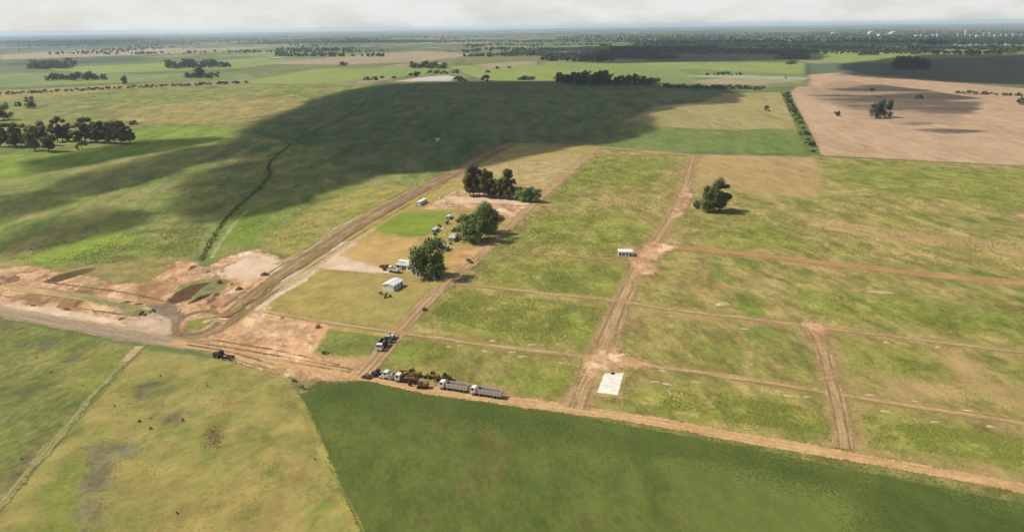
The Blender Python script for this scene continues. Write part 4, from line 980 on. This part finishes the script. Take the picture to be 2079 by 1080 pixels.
spots = [(934, 694), (912, 704), (1000, 692), (985, 713), (1062, 724), (1080, 700), (1150, 716), (1140, 737), (1390, 752), (1416, 754), (1413, 776), (1345, 752), (1512, 668), (1655, 790), (1600, 803), (1640, 806),
         (1766, 802), (1800, 836), (1860, 815), (1898, 856), (1965, 834), (2012, 866), (1800, 695), (1905, 705), (1330, 775), (1355, 780), (1365, 642), (1040, 715), (590, 752)]
spots = sorted(spots)
for i, (x, y) in enumerate(spots):
    heap(x, y, random.uniform(2.6, 4.6), random.uniform(1.2, 1.9), random.uniform(0.25, 0.5), m_heapp, f'{nth(i + 1)} from the left of the low pale heaps along the plot paths', random.uniform(-0.5, 0.3), 'pale heaps along the plot paths',
         'lime_heap', 'lime heap')
for i, (x, y, l_, w_) in enumerate([(1290, 768, 6, 0.8), (1325, 778, 5, 0.8)]): pass

# ------------------------------------------------------------------ building blocks for machines and houses
class MB:
    def __init__(s): s.V = []; s.F = []
    def box(s, x, y, z, sx, sy, sz, top=(1, 1), dx=0.0, rx=0.0):
        b = len(s.V)
        for (zz, fx, fy, ox) in ((z, 1, 1, 0), (z + sz, top[0], top[1], dx)):
            for (ux, uy) in ((-1, -1), (1, -1), (1, 1), (-1, 1)):
                s.V.append((x + ox + ux * sx / 2 * fx, y + uy * sy / 2 * fy, zz))
        s.F += [(b + 3, b + 2, b + 1, b), (b + 4, b + 5, b + 6, b + 7)] + [(b + i, b + (i + 1) % 4, b + 4 + (i + 1) % 4, b + 4 + i) for i in range(4)]
        return s
    def prism(s, prof, y0, y1):                              # x-z profile swept along y
        b = len(s.V); n = len(prof)
        for y in (y0, y1):
            for (x, z) in prof: s.V.append((x, y, z))
        s.F += [tuple(b + i for i in range(n)), tuple(b + n + i for i in reversed(range(n)))]
        s.F += [(b + (i + 1) % n, b + i, b + n + i, b + n + (i + 1) % n) for i in range(n)]
        return s
    def bar(s, p, q, w, h):
        p = Vector(p); q = Vector(q); d = (q - p).normalized(); sd = d.cross(Vector((0, 0, 1)))
        sd = Vector((0, 1, 0)) if sd.length < 1e-3 else sd.normalized(); u = sd.cross(d)
        b = len(s.V)
        for c in (p, q):
            for (i, j) in ((-1, -1), (1, -1), (1, 1), (-1, 1)): s.V.append(tuple(c + sd * i * w / 2 + u * j * h / 2))
        s.F += [(b, b + 1, b + 2, b + 3), (b + 7, b + 6, b + 5, b + 4)] + [(b + i, b + 4 + i, b + 4 + (i + 1) % 4, b + (i + 1) % 4) for i in range(4)]
        return s
    def cyl(s, x, y, z, r, wy, k=14, r2=None):               # axle along y
        b = len(s.V)
        for yy in (y - wy / 2, y + wy / 2):
            for j in range(k):
                a = 2 * math.pi * j / k; s.V.append((x + r * math.cos(a), yy, z + r * math.sin(a)))
        s.F += [tuple(b + j for j in range(k)), tuple(b + k + j for j in reversed(range(k)))]
        s.F += [(b + (j + 1) % k, b + j, b + k + j, b + k + (j + 1) % k) for j in range(k)]
        return s
    def drum(s, x, y, z, r, h, k=14):
        b = len(s.V)
        for zz in (z, z + h):
            for j in range(k):
                a = 2 * math.pi * j / k; s.V.append((x + r * math.cos(a), y + r * math.sin(a), zz))
        s.F += [tuple(b + j for j in reversed(range(k))), tuple(b + k + j for j in range(k))]
        s.F += [(b + j, b + (j + 1) % k, b + k + (j + 1) % k, b + k + j) for j in range(k)]
        return s
    def build(s, name, mat, parent, bevel=0.0):
        o = link(name, mesh_np(name, s.V, s.F, mat), None, parent)
        if bevel:
            m = o.modifiers.new('bevel', 'BEVEL'); m.width = bevel; m.segments = 2; m.limit_method = 'ANGLE'
        return o
m_white = plain('white_paint', (222, 214, 198), 0.5, 0.16, 1.0, k=0.7)
m_grey = plain('grey_paint', (170, 160, 150), 0.5, 0.15, 1.0, k=0.7)
m_dark = plain('dark_paint', (62, 54, 50), 0.5, 0.2, 1.0, k=0.7)
m_maroon = plain('maroon_paint', (92, 58, 52), 0.5, 0.2, 1.0, k=0.7)
m_yell = plain('machine_yellow', (160, 126, 56), 0.5, 0.2, 1.2, k=0.6)
m_tyre = plain('rubber', (40, 38, 36), 0.85, 0.2, 3.0)
m_rim = plain('wheel_rim', (150, 146, 140), 0.5, 0.1, 3.0)
m_glass = plain('dark_glass', (40, 48, 54), 0.12, 0.05, 1.0, spec=0.6)
m_steel = plain('dark_steel', (84, 76, 68), 0.6, 0.2, 2.0)
m_trail = plain('trailer_grey', (188, 174, 164), 0.55, 0.12, 0.8, k=0.85)
m_load = plain('load_soil', (112, 84, 64), 0.95, 0.3, 1.5, bstr=0.8)
m_lamp = plain('lamp_glass', (240, 236, 220), 0.2, 0.02, 1.0, k=0.9)
Z0 = 0.5 * max(h for (a, b, h) in LAID if a[1] < 400)
def wheel(par, x, y, r, wd):
    wo_ = MB().cyl(x, y, r, r, wd).build('wheel', m_tyre, par)
    MB().cyl(x, y + (0.02 if y > 0 else -0.02), r, r * 0.55, wd).build('rim', m_rim, wo_)
def truck(px, py, rz, label, cab=m_white, body=m_trail, L=10.8, loaded=True, name='dump_truck', group=None, tilt=False, low=False):
    p = at(px, py); o = empty(name, (p.x, p.y, Z0), rz); tag(o, label, 'truck', group)
    x0, x1 = -L / 2, L / 2
    MB().box(0, 0, 0.75, L - 0.6, 0.9, 0.3).build('chassis', m_steel, o)
    cb_ = MB().box(x1 - 1.05, 0, 0.7, 2.0, 2.45, 1.2).box(x1 - 1.12, 0, 1.9, 1.85, 2.4, 1.15, (0.86, 0.92), -0.1).build('cab', cab, o, 0.06)
    MB().box(x1 - 0.16, 0, 2.02, 0.1, 2.1, 0.8, (1, 0.95), -0.2).build('windscreen', m_glass, cb_)
    for s_ in (-1, 1):
        MB().box(x1 - 1.0, s_ * 1.18, 2.0, 0.9, 0.06, 0.75).build('side_window', m_glass, cb_)
        MB().box(x1 - 0.03, s_ * 0.85, 0.9, 0.1, 0.35, 0.25).build('headlight', m_lamp, o)
    bx0, bx1 = x0, x1 - 2.6
    w_, h_ = 2.5, (0.9 if low else 1.45)
    b = MB(); zb = 1.15
    b.box((bx0 + bx1) / 2, 0, zb, bx1 - bx0, w_, 0.14)
    for s_ in (-1, 1):
        b.box((bx0 + bx1) / 2, s_ * (w_ / 2 - 0.06), zb + 0.14, bx1 - bx0, 0.12, h_)
        n = int((bx1 - bx0) / 1.1)
        for i in range(n + 1): b.box(bx0 + 0.1 + (bx1 - bx0 - 0.2) * i / n, s_ * (w_ / 2 + 0.04), zb + 0.16, 0.12, 0.08, h_ - 0.04)
    b.box(bx0 + 0.06, 0, zb + 0.14, 0.12, w_ - 0.26, h_); b.box(bx1 - 0.06, 0, zb + 0.14, 0.12, w_ - 0.26, h_ + 0.3)
    tub = b.build('tipper_body', body, o)
    if loaded:
        V, F = [], []
        nx, ny = 14, 6
        for i in range(nx):
            for j in range(ny):
                fx, fy = i / (nx - 1), j / (ny - 1)
                V.append((bx0 + 0.14 + (bx1 - bx0 - 0.28) * fx, (fy - 0.5) * (w_ - 0.26), zb + 0.5 + (h_ - 0.75) * math.sin(math.pi * fy) * 0.5 + 0.25 * float(fbm(fx * 9 + px, fy * 4))))
        for i in range(nx - 1):
            for j in range(ny - 1): a = i * ny + j; F.append((a, a + ny, a + ny + 1, a + 1))
        link('load', mesh_np('load', V, F, m_load, None, True), None, tub)
    for xx in (x1 - 1.2, x1 - 3.5 if L > 9 else x0 + 2.6, x0 + 2.7 if L > 9 else x0 + 1.3, x0 + 1.4) if L > 9 else (x1 - 1.2, x0 + 2.4, x0 + 1.2):
        for s_ in (-1, 1): wheel(o, xx, s_ * 1.05, 0.52, 0.42)
    for s_ in (-1, 1): MB().box(x1 - 1.9, s_ * 1.0, 0.55, 0.9, 0.5, 0.5).build('fuel_tank', m_steel, o)
    return o
def car(px, py, rz, label, paint=m_white, L=4.4, pickup=False, van=False, name=None):
    p = at(px, py); nm = name or ('pickup' if pickup else 'van' if van else 'car')
    o = empty(nm, (p.x, p.y, Z0), rz); tag(o, label, nm)
    if van: prof = [(-L / 2, 0.4), (L / 2, 0.4), (L / 2, 1.0), (L / 2 - 0.7, 1.25), (L / 2 - 1.3, 2.1), (-L / 2, 2.15)]
    elif pickup: prof = [(-L / 2, 0.45), (L / 2, 0.45), (L / 2, 0.95), (L / 2 - 1.2, 1.1), (L / 2 - 1.7, 1.75), (-0.2, 1.78), (-0.4, 1.1), (-L / 2, 1.1)]
    else: prof = [(-L / 2, 0.4), (L / 2, 0.4), (L / 2, 0.8), (L / 2 - 1.2, 0.95), (L / 2 - 1.8, 1.45), (-L / 2 + 0.7, 1.47), (-L / 2, 0.95)]
    bd = MB().prism(prof, -0.88, 0.88).build('body', paint, o, 0.06)
    zt = 1.25 if not van else 1.4
    for s_ in (-1, 1):
        MB().box(0.1 if not pickup else 0.4, s_ * 0.885, zt - 0.22, 1.7 if not pickup else 1.0, 0.03, 0.4, (0.85, 1)).build('side_window', m_glass, bd)
        MB().box(L / 2 + 0.01, s_ * 0.6, 0.65, 0.06, 0.3, 0.18).build('headlight', m_lamp, o)
        for xx in (L / 2 - 0.85, -L / 2 + 0.85): wheel(o, xx, s_ * 0.8, 0.34, 0.24)
    MB().box(L / 2 - (1.5 if not van else 1.0), 0, zt - 0.2, 0.08, 1.4, 0.42, (1, 0.9), -0.22).build('windscreen', m_glass, bd)
    return o
def excavator(px, py, rz, label, paint=m_yell):
    p = at(px, py); o = empty('excavator', (p.x, p.y, Z0), rz); tag(o, label, 'excavator')
    for s_ in (-1, 1):
        MB().prism([(-1.9, 0.35), (-1.5, 0), (1.5, 0), (1.9, 0.35), (1.6, 0.8), (-1.6, 0.8)], s_ * 1.05 - 0.28, s_ * 1.05 + 0.28).build('track', m_tyre, o)
    MB().drum(0, 0, 0.7, 0.7, 0.4).build('turntable', m_steel, o)
    MB().box(-0.5, 0, 1.1, 3.2, 2.4, 0.95, (0.94, 0.94)).box(-1.6, 0, 2.05, 1.0, 2.2, 0.3).build('house', paint, o, 0.06)
    cb_ = MB().box(0.55, 0.7, 1.12, 1.4, 1.0, 1.75, (0.85, 0.9)).build('cab', paint, o, 0.05)
    MB().box(1.22, 0.7, 1.7, 0.1, 0.8, 0.9, (1, 1), -0.1).build('windscreen', m_glass, cb_)
    MB().bar((0.9, -0.2, 1.5), (2.8, -0.2, 3.7), 0.4, 0.5).bar((2.8, -0.2, 3.7), (4.6, -0.2, 3.2), 0.38, 0.42).build('boom', paint, o)
    MB().bar((4.6, -0.2, 3.4), (5.0, -0.2, 1.1), 0.32, 0.36).build('arm', paint, o)
    MB().prism([(4.7, 1.2), (5.3, 1.2), (5.4, 0.7), (4.9, 0.15), (4.4, 0.3)], -0.65, 0.25).build('bucket', m_steel, o)
    return o
def loader(px, py, rz, label, paint=m_yell):
    p = at(px, py); o = empty('wheel_loader', (p.x, p.y, Z0), rz); tag(o, label, 'loader')
    MB().box(-1.2, 0, 0.9, 2.8, 1.7, 0.9, (0.95, 0.9)).box(0.9, 0, 0.8, 1.4, 1.2, 0.6).build('body', paint, o, 0.06)
    cb_ = MB().box(-0.1, 0, 1.75, 1.3, 1.4, 1.35, (0.85, 0.9)).build('cab', paint, o, 0.05)
    for s_ in (-1, 1): MB().box(-0.1, s_ * 0.67, 2.0, 0.9, 0.06, 0.8, (0.9, 1)).build('side_window', m_glass, cb_)
    MB().box(0.52, 0, 2.0, 0.06, 1.1, 0.8, (1, 0.95), -0.1).build('windscreen', m_glass, cb_)
    for s_ in (-1, 1):
        MB().bar((0.8, s_ * 0.6, 1.5), (2.6, s_ * 0.6, 0.6), 0.18, 0.28).build('lift_arm', paint, o)
        for xx in (-1.6, 1.1): wheel(o, xx, s_ * 0.95, 0.68, 0.5)
    MB().prism([(2.4, 0.1), (3.4, 0.1), (3.4, 0.18), (2.75, 0.35), (2.6, 1.0), (2.4, 1.0)], -1.3, 1.3).build('bucket', m_steel, o)
    return o
def grader(px, py, rz, label, paint=m_yell):
    p = at(px, py); o = empty('road_grader', (p.x, p.y, Z0), rz); tag(o, label, 'grader')
    MB().box(-2.6, 0, 0.9, 3.0, 1.8, 1.1, (0.95, 0.85)).build('engine_cover', paint, o, 0.06)
    cb_ = MB().box(-0.5, 0, 1.1, 1.5, 1.7, 2.0, (0.88, 0.9)).build('cab', paint, o, 0.05)
    for s_ in (-1, 1): MB().box(-0.5, s_ * 0.82, 2.0, 1.0, 0.06, 0.8, (0.9, 1)).build('side_window', m_glass, cb_)
    MB().box(0.22, 0, 1.95, 0.06, 1.3, 0.9, (1, 0.95), -0.06).build('windscreen', m_glass, cb_)
    MB().bar((0.2, 0, 1.7), (3.9, 0, 1.5), 0.4, 0.4).bar((3.9, 0, 1.6), (4.1, 0, 0.7), 0.4, 0.4).build('frame', paint, o)
    MB().bar((1.1, -1.8, 0.45), (1.9, 1.8, 0.45), 0.12, 0.6).build('blade', m_steel, o)
    for s_ in (-1, 1):
        for xx in (-3.3, -1.9): wheel(o, xx, s_ * 0.95, 0.62, 0.42)
        wheel(o, 4.0, s_ * 0.95, 0.6, 0.38)
    return o
hA = heading((1022, 805), (892, 785))                        # along the front road, facing left
truck(922, 792, hA, 'grey cabbed dump truck with long open body, second from the right on the front road')
truck(988, 804, hA, 'white cabbed dump truck with long open body, rightmost vehicle on the front road', L=11.4)
truck(826, 776, hA + 0.05, 'dark maroon flatbed truck with white cab in the machine line on the front road', m_white, m_maroon, 8.4, True, 'flatbed_truck', low=True)
truck(796, 770, hA, 'small truck with grey body directly behind the leftmost machine on the front road', m_white, m_grey, 6.4, False, 'flatbed_truck', low=True)
loader(769, 765, hA + math.pi, 'dark wheel loader at the left end of the machine line on the front road', m_dark)
car(784, 769, hA, 'pale van standing between the loader and the trucks on the front road', m_white, 4.8, van=True)
grader(834, 762, hA, 'yellow grader on the grass behind the maroon truck', m_yell)
loader(878, 768, hA, 'yellow wheel loader on the grass behind the grey dump truck', m_yell)
loader(903, 772, hA + 0.3, 'dark yellow loader just left of the grey dump truck', plain('worn_yellow', (120, 100, 50), 0.6, 0.2))
excavator(858, 787, hA + 0.1, 'brownish excavator on the road edge beside the crop field', plain('brown_paint', (132, 104, 54), 0.6, 0.2))
car(744, 768, hA, 'small brown car at the left end of the line on the front road', plain('brown_car', (120, 84, 60), 0.5, 0.1), 3.6)
hB = heading((800, 686), (760, 735))
truck(776, 707, hB, 'dark dump truck with a white cab coming down the lane to the front road', m_white, m_dark, 7.2, True)
truck(792, 691, hB, 'pale flatbed truck following the dark dump truck down the lane', m_grey, m_white, 6.6, False, 'flatbed_truck', low=True)
grader(453, 727, hA + math.pi, 'dark grader alone on the front road beside the olive pasture', m_dark)
car(881, 566, hB + 0.6, 'pale car parked in the shade of the large round farm tree', m_white, 4.2)
car(888, 567, hB + 0.9, 'dark car parked on the lane side of the pale one under the farm tree', m_dark, 4.2)

# ------------------------------------------------------------------ buildings
m_wallw = plain('limewash', (232, 226, 208), 0.85, 0.08, 0.8, k=0.72)
m_wallg = plain('grey_render', (190, 186, 172), 0.85, 0.12, 0.8, k=0.62)
m_roofw = plain('white_sheet_roof', (226, 224, 214), 0.55, 0.16, 0.7, k=0.66)
m_roofg = plain('grey_sheet_roof', (196, 196, 180), 0.55, 0.15, 0.5, k=0.62)
m_door = plain('dark_door', (64, 54, 46), 0.7, 0.1, 1.0)
m_slab = plain('white_concrete', (236, 228, 208), 0.85, 0.16, 0.5, k=0.6)
def house(px, py, rz, L, W, H, label, wall=m_wallw, roofm=m_roofw, pitch=0.25, wins=3, name='house', flat=False, cat='house', porch=False):
    """front wall faces local -y"""
    p = at(px, py); o = empty(name, (p.x, p.y, 0.0), rz); tag(o, label, cat)
    rise = 0.12 if flat else W / 2 * pitch
    wl = MB().box(0, 0, 0, L, W, H)
    if not flat:
        b = len(wl.V)
        wl.V += [(-L / 2, -W / 2, H), (-L / 2, W / 2, H), (-L / 2, 0, H + rise), (L / 2, -W / 2, H), (L / 2, W / 2, H), (L / 2, 0, H + rise)]
        wl.F += [(b, b + 2, b + 1), (b + 3, b + 4, b + 5)]
    wl.build('wall', wall, o)
    r = MB(); ov = 0.3
    if flat:
        r.box(0, 0, H + 0.003, L + 0.4, W + 0.4, 0.22)
    else:
        for s_ in (-1, 1):
            b = len(r.V); e = W / 2 + ov; dz = ov * pitch
            for zz in (0.02, 0.14):
                r.V += [(-L / 2 - ov, s_ * e, H - dz + zz), (L / 2 + ov, s_ * e, H - dz + zz), (L / 2 + ov, 0, H + rise + zz), (-L / 2 - ov, 0, H + rise + zz)]
            r.F += [(b, b + 3, b + 2, b + 1), (b + 4, b + 5, b + 6, b + 7)] + [(b + i, b + (i + 1) % 4, b + 4 + (i + 1) % 4, b + 4 + i) for i in range(4)]
    r.build('roof', roofm, o)
    n = wins + 1
    for i in range(n):
        x = -L / 2 + L * (i + 0.5) / n
        if i == n - 1:
            d = MB().box(x, -W / 2 - 0.02, 0.05, 0.95, 0.1, 2.05).build('door', m_door, o)
        else:
            f = MB().box(x, -W / 2 - 0.02, 1.0, 1.2, 0.08, 1.15).build('window', m_wallg, o)
            MB().box(x, -W / 2 - 0.05, 1.08, 1.04, 0.06, 0.99).build('pane', m_glass, f)
    if porch:
        MB().box(0, -W / 2 - 1.2, 0, L, 2.2, 0.12).build('porch_floor', m_wallg, o)
        for i in range(4): MB().box(-L / 2 + 0.3 + (L - 0.6) * i / 3, -W / 2 - 2.1, 0.12, 0.18, 0.18, H - 0.12).build('post', wall, o)
        MB().box(0, -W / 2 - 1.25, H - 0.02, L + 0.4, 2.5, 0.16).build('porch_roof', roofm, o)
    return o
house(1269, 519, R(-6), 7.6, 5.0, 2.8, 'small white flat roofed house with a dark doorway in the middle of the plots', wins=3, flat=True, porch=False)
house(798, 585, heading((785, 592), (815, 573)), 9.0, 6.0, 3.0, 'white roofed barn standing alone on the tawny farm grass', m_wallw, m_roofw, 0.3, 2, 'barn', cat='barn')
hF = heading((800, 548), (850, 556))
house(818, 546, hF, 6.0, 4.2, 2.7, 'low farm shed with pale roof, leftmost of the farm buildings', m_wallg, m_roofg, 0.15, 1, 'shed', cat='shed')
house(836, 548, hF, 7.0, 5.2, 3.0, 'farmhouse with pale grey roof between the shed and the big tree', m_wallw, m_roofg, 0.25, 2, 'farmhouse')
house(822, 539, hF, 6.0, 2.6, 2.6, 'narrow pale roofed lean-to behind the leftmost farm shed', m_wallg, m_roofw, 0.15, 1, 'shed', cat='shed')
house(848, 558, hF + 0.2, 4.2, 4.2, 3.4, 'small white cottage tucked against the large round farm tree', m_wallw, m_roofw, 0.35, 1, 'cottage')
truck(800, 553, hF + math.pi, 'pale parked truck in the farm yard left of the sheds', m_white, m_white, 6.4, False, 'flatbed_truck', low=True)
loader(787, 549, hF + 0.4, 'maroon tractor loader at the left end of the farm yard', m_maroon)
car(778, 544, hF, 'dark brown car at the far left of the farm yard', plain('rust_car', (96, 64, 48), 0.6, 0.2), 4.0)
hS = heading((900, 510), (935, 480))
house(903, 508, hS, 6.0, 3.2, 2.4, 'little pale roofed shed right of the large round farm tree', m_wallg, m_roofg, 0.12, 1, 'shed', cat='shed')
house(921, 488, hS, 8.0, 3.8, 2.5, 'pale roofed shed touching the left side of the big tree clump', m_wallg, m_roofg, 0.12, 2, 'shed', cat='shed')
house(884, 470, hS, 7.0, 2.4, 2.0, 'long low pale shed beside the lawn', m_wallg, m_roofg, 0.12, 2, 'shed', cat='shed')
house(912, 444, hS, 6.0, 2.4, 2.0, 'low pale shed at the upper corner of the lawn', m_wallg, m_roofg, 0.12, 1, 'shed', cat='shed')
house(857, 414, heading((840, 420), (872, 402)), 12.0, 2.6, 2.6, 'long pale trailer parked between the lawn and the graded road', m_wallw, m_roofw, 0.05, 2, 'site_trailer', flat=True, cat='trailer')
heap(900, 463, 7, 3, 0.8, m_heapp, 'pale junk and rubble heap between the lawn and the big clump', hS, name='rubble_heap', cat='rubble heap')
heap(905, 476, 5, 2.5, 0.8, m_heap, 'reddish rubble heap between the lawn and the big clump', hS, name='rubble_heap', cat='rubble heap')
heap(880, 480, 5, 2, 0.6, m_heapp, 'pale rubble heap at the lower corner of the lawn', hS, name='rubble_heap', cat='rubble heap')
grove([(868, 490, 9), (884, 478, 7), (893, 462, 8), (908, 455, 9), (922, 470, 10), (930, 452, 9), (915, 497, 6), (890, 520, 7)], 'bush', f_bush, 'among the scrub between the lawn and the farm trees', 'scrub between the lawn and the farm trees', True)
# white slab
c4 = [at(1227, 759), at(1266, 758), at(1254, 803), at(1212, 797)]
V = [(q.x, q.y, 0.0) for q in c4] + [(q.x, q.y, 0.22) for q in c4]
F = [(3, 2, 1, 0), (4, 5, 6, 7)] + [(i, (i + 1) % 4, 4 + (i + 1) % 4, 4 + i) for i in range(4)]
if (c4[1] - c4[0]).cross(c4[2] - c4[1]).z < 0: F = [f[::-1] for f in F]
tag(link('concrete_slab', mesh_np('concrete_slab', V, F, m_slab)), 'bare white concrete floor slab beside the lane', 'slab')
p = at(1244, 760); o = empty('bundle', (p.x, p.y, 0.22), 0.3); tag(o, 'small dark bundle at the far edge of the white slab', 'bundle')
MB().box(0, 0, 0, 1.3, 0.8, 0.7, (0.8, 0.8)).build('stack', m_dark, o, 0.08); MB().box(0, 0, 0.702, 0.3, 0.66, 0.05).build('strap', m_grey, o)
# far sheds and the town on the horizon
def far_shed(px, py, wpx, hpx, label, roofm=m_roofw, wall=m_wallw, gable=True, name='far_shed', cat='shed', depth=0.5, group=None):
    p = at(px, py); k = pxm(p); W = wpx / k; H = hm(px, py, hpx); D = W * depth
    o = empty(name, (p.x, p.y, 0), R(random.uniform(-6, 6))); tag(o, label, cat, group)
    MB().box(0, 0, 0, W, D, H * (0.72 if gable else 1)).build('wall', wall, o)
    if gable:
        e = H * 0.72
        MB().prism([(-W / 2 - 1, e), (W / 2 + 1, e), (W / 2 * 0.5, H * 0.95), (0, H), (-W / 2 * 0.5, H * 0.95)], -D / 2 - 0.5, D / 2 + 0.5).build('roof', roofm, o)
    else:
        MB().box(0, 0, H + 0.01, W * 1.02, D * 1.02, H * 0.06).build('roof', roofm, o)
    for j in range(3): MB().box(-W / 3 + W / 3 * j, -D / 2 - 0.15, 0, W / 9, 0.2, H * 0.4).build('gate', m_wallg, o)
far_shed(1697, 71, 18, 5, 'bright white long shed alone below the horizon, left of the domed hall', depth=0.4)
far_shed(1648, 71, 16, 2.5, 'faint pale shed left of the bright white one near the horizon', m_roofg, depth=0.3)
far_shed(1773, 73, 20, 9, 'big white domed hall near the horizon at the right')
far_shed(1818, 73, 24, 8, 'big white hall right of the domed one near the horizon')
far_shed(1795, 74, 24, 4, 'low white annex between the two big halls on the horizon', gable=False)
far_shed(1960, 75, 4, 13, 'slim white tower block rising over the distant town', gable=False, name='tower_block', cat='tower')
far_shed(1918, 75, 36, 6, 'wide lilac grey hall in the distant town', m_roofg, plain('lilac_wall', (196, 190, 206), 0.8, 0.1), False, 'far_hall', 'hall', 0.2)
for i, (x, y, w_, h_) in enumerate(sorted([(1862, 76, 10, 4), (1872, 77, 6, 7), (1884, 77, 8, 4), (1895, 76, 6, 6), (1945, 76, 5, 7), (1972, 76, 8, 6), (1984, 77, 7, 5), (1998, 76, 5, 8), (2010, 76, 6, 9), (2022, 77, 9, 5), (2034, 76, 7, 6), (2046, 76, 8, 6), (2060, 76, 10, 5), (2074, 76, 6, 6)])):
    far_shed(x, y, w_, h_, f'{nth(i + 1)} from the left of the pale far town buildings', m_roofg if i % 2 else m_roofw, m_wallg if i % 3 else m_wallw, False, 'town_building', 'building', 0.6, 'distant town')
rows_ = []
for i in range(34):
    rows_.append((1756 + i * 9.3 + random.uniform(-2, 2), 95 + random.uniform(-3, 5), random.uniform(4, 7), random.uniform(2.5, 4.5)))
for i, (x, y, w_, h_) in enumerate(sorted(rows_)):
    far_shed(x, y, w_, h_, f'{nth(i + 1)} from the left of the pale houses along the far settlement', m_roofg, m_wallw if i % 2 else m_wallg, True, 'far_house', 'house', 0.7, 'far settlement')
for i, (x, y, w_, h_) in enumerate([(382, 99, 22, 2.5), (470, 105, 14, 2.5), (512, 105, 24, 3.5), (560, 120, 24, 2), (880, 101, 26, 3), (908, 103, 14, 4), (918, 106, 10, 4), (930, 102, 8, 3), (952, 99, 5, 4), (1014, 91, 6, 3), (1228, 73, 8, 3)]):
    far_shed(x, y, w_, h_, f'{nth(i + 1)} from the left of the pale far sheds left of centre', m_roofw, m_wallw, True, 'far_shed', 'shed', 0.5, 'far sheds left of centre')
house(1347, 176, R(-4), 9, 7, 4, 'small white house in the low hedge beyond the shaded meadow', name='far_house')
house(889, 287, R(5), 5, 4, 2.6, 'tiny pale hut in the shaded meadow', name='hut', cat='hut', wins=1)

# ------------------------------------------------------------------ haze: the air over the plain
hz = NT('haze_air')
pv = hz.n('VolumePrincipled', {'Color': (0.67, 0.8, 0.94, 1), 'Density': 4.6e-5, 'Anisotropy': 0.2})
hz.t.links.new(pv.outputs[0], hz.out.inputs['Volume'])
hb = MB().box(0, 0, -1.5, 86000, 86000, 1.5 + 136)
tag(hb.build('haze', hz.m, None), 'thin bluish air over the whole plain', 'haze', kind='stuff')
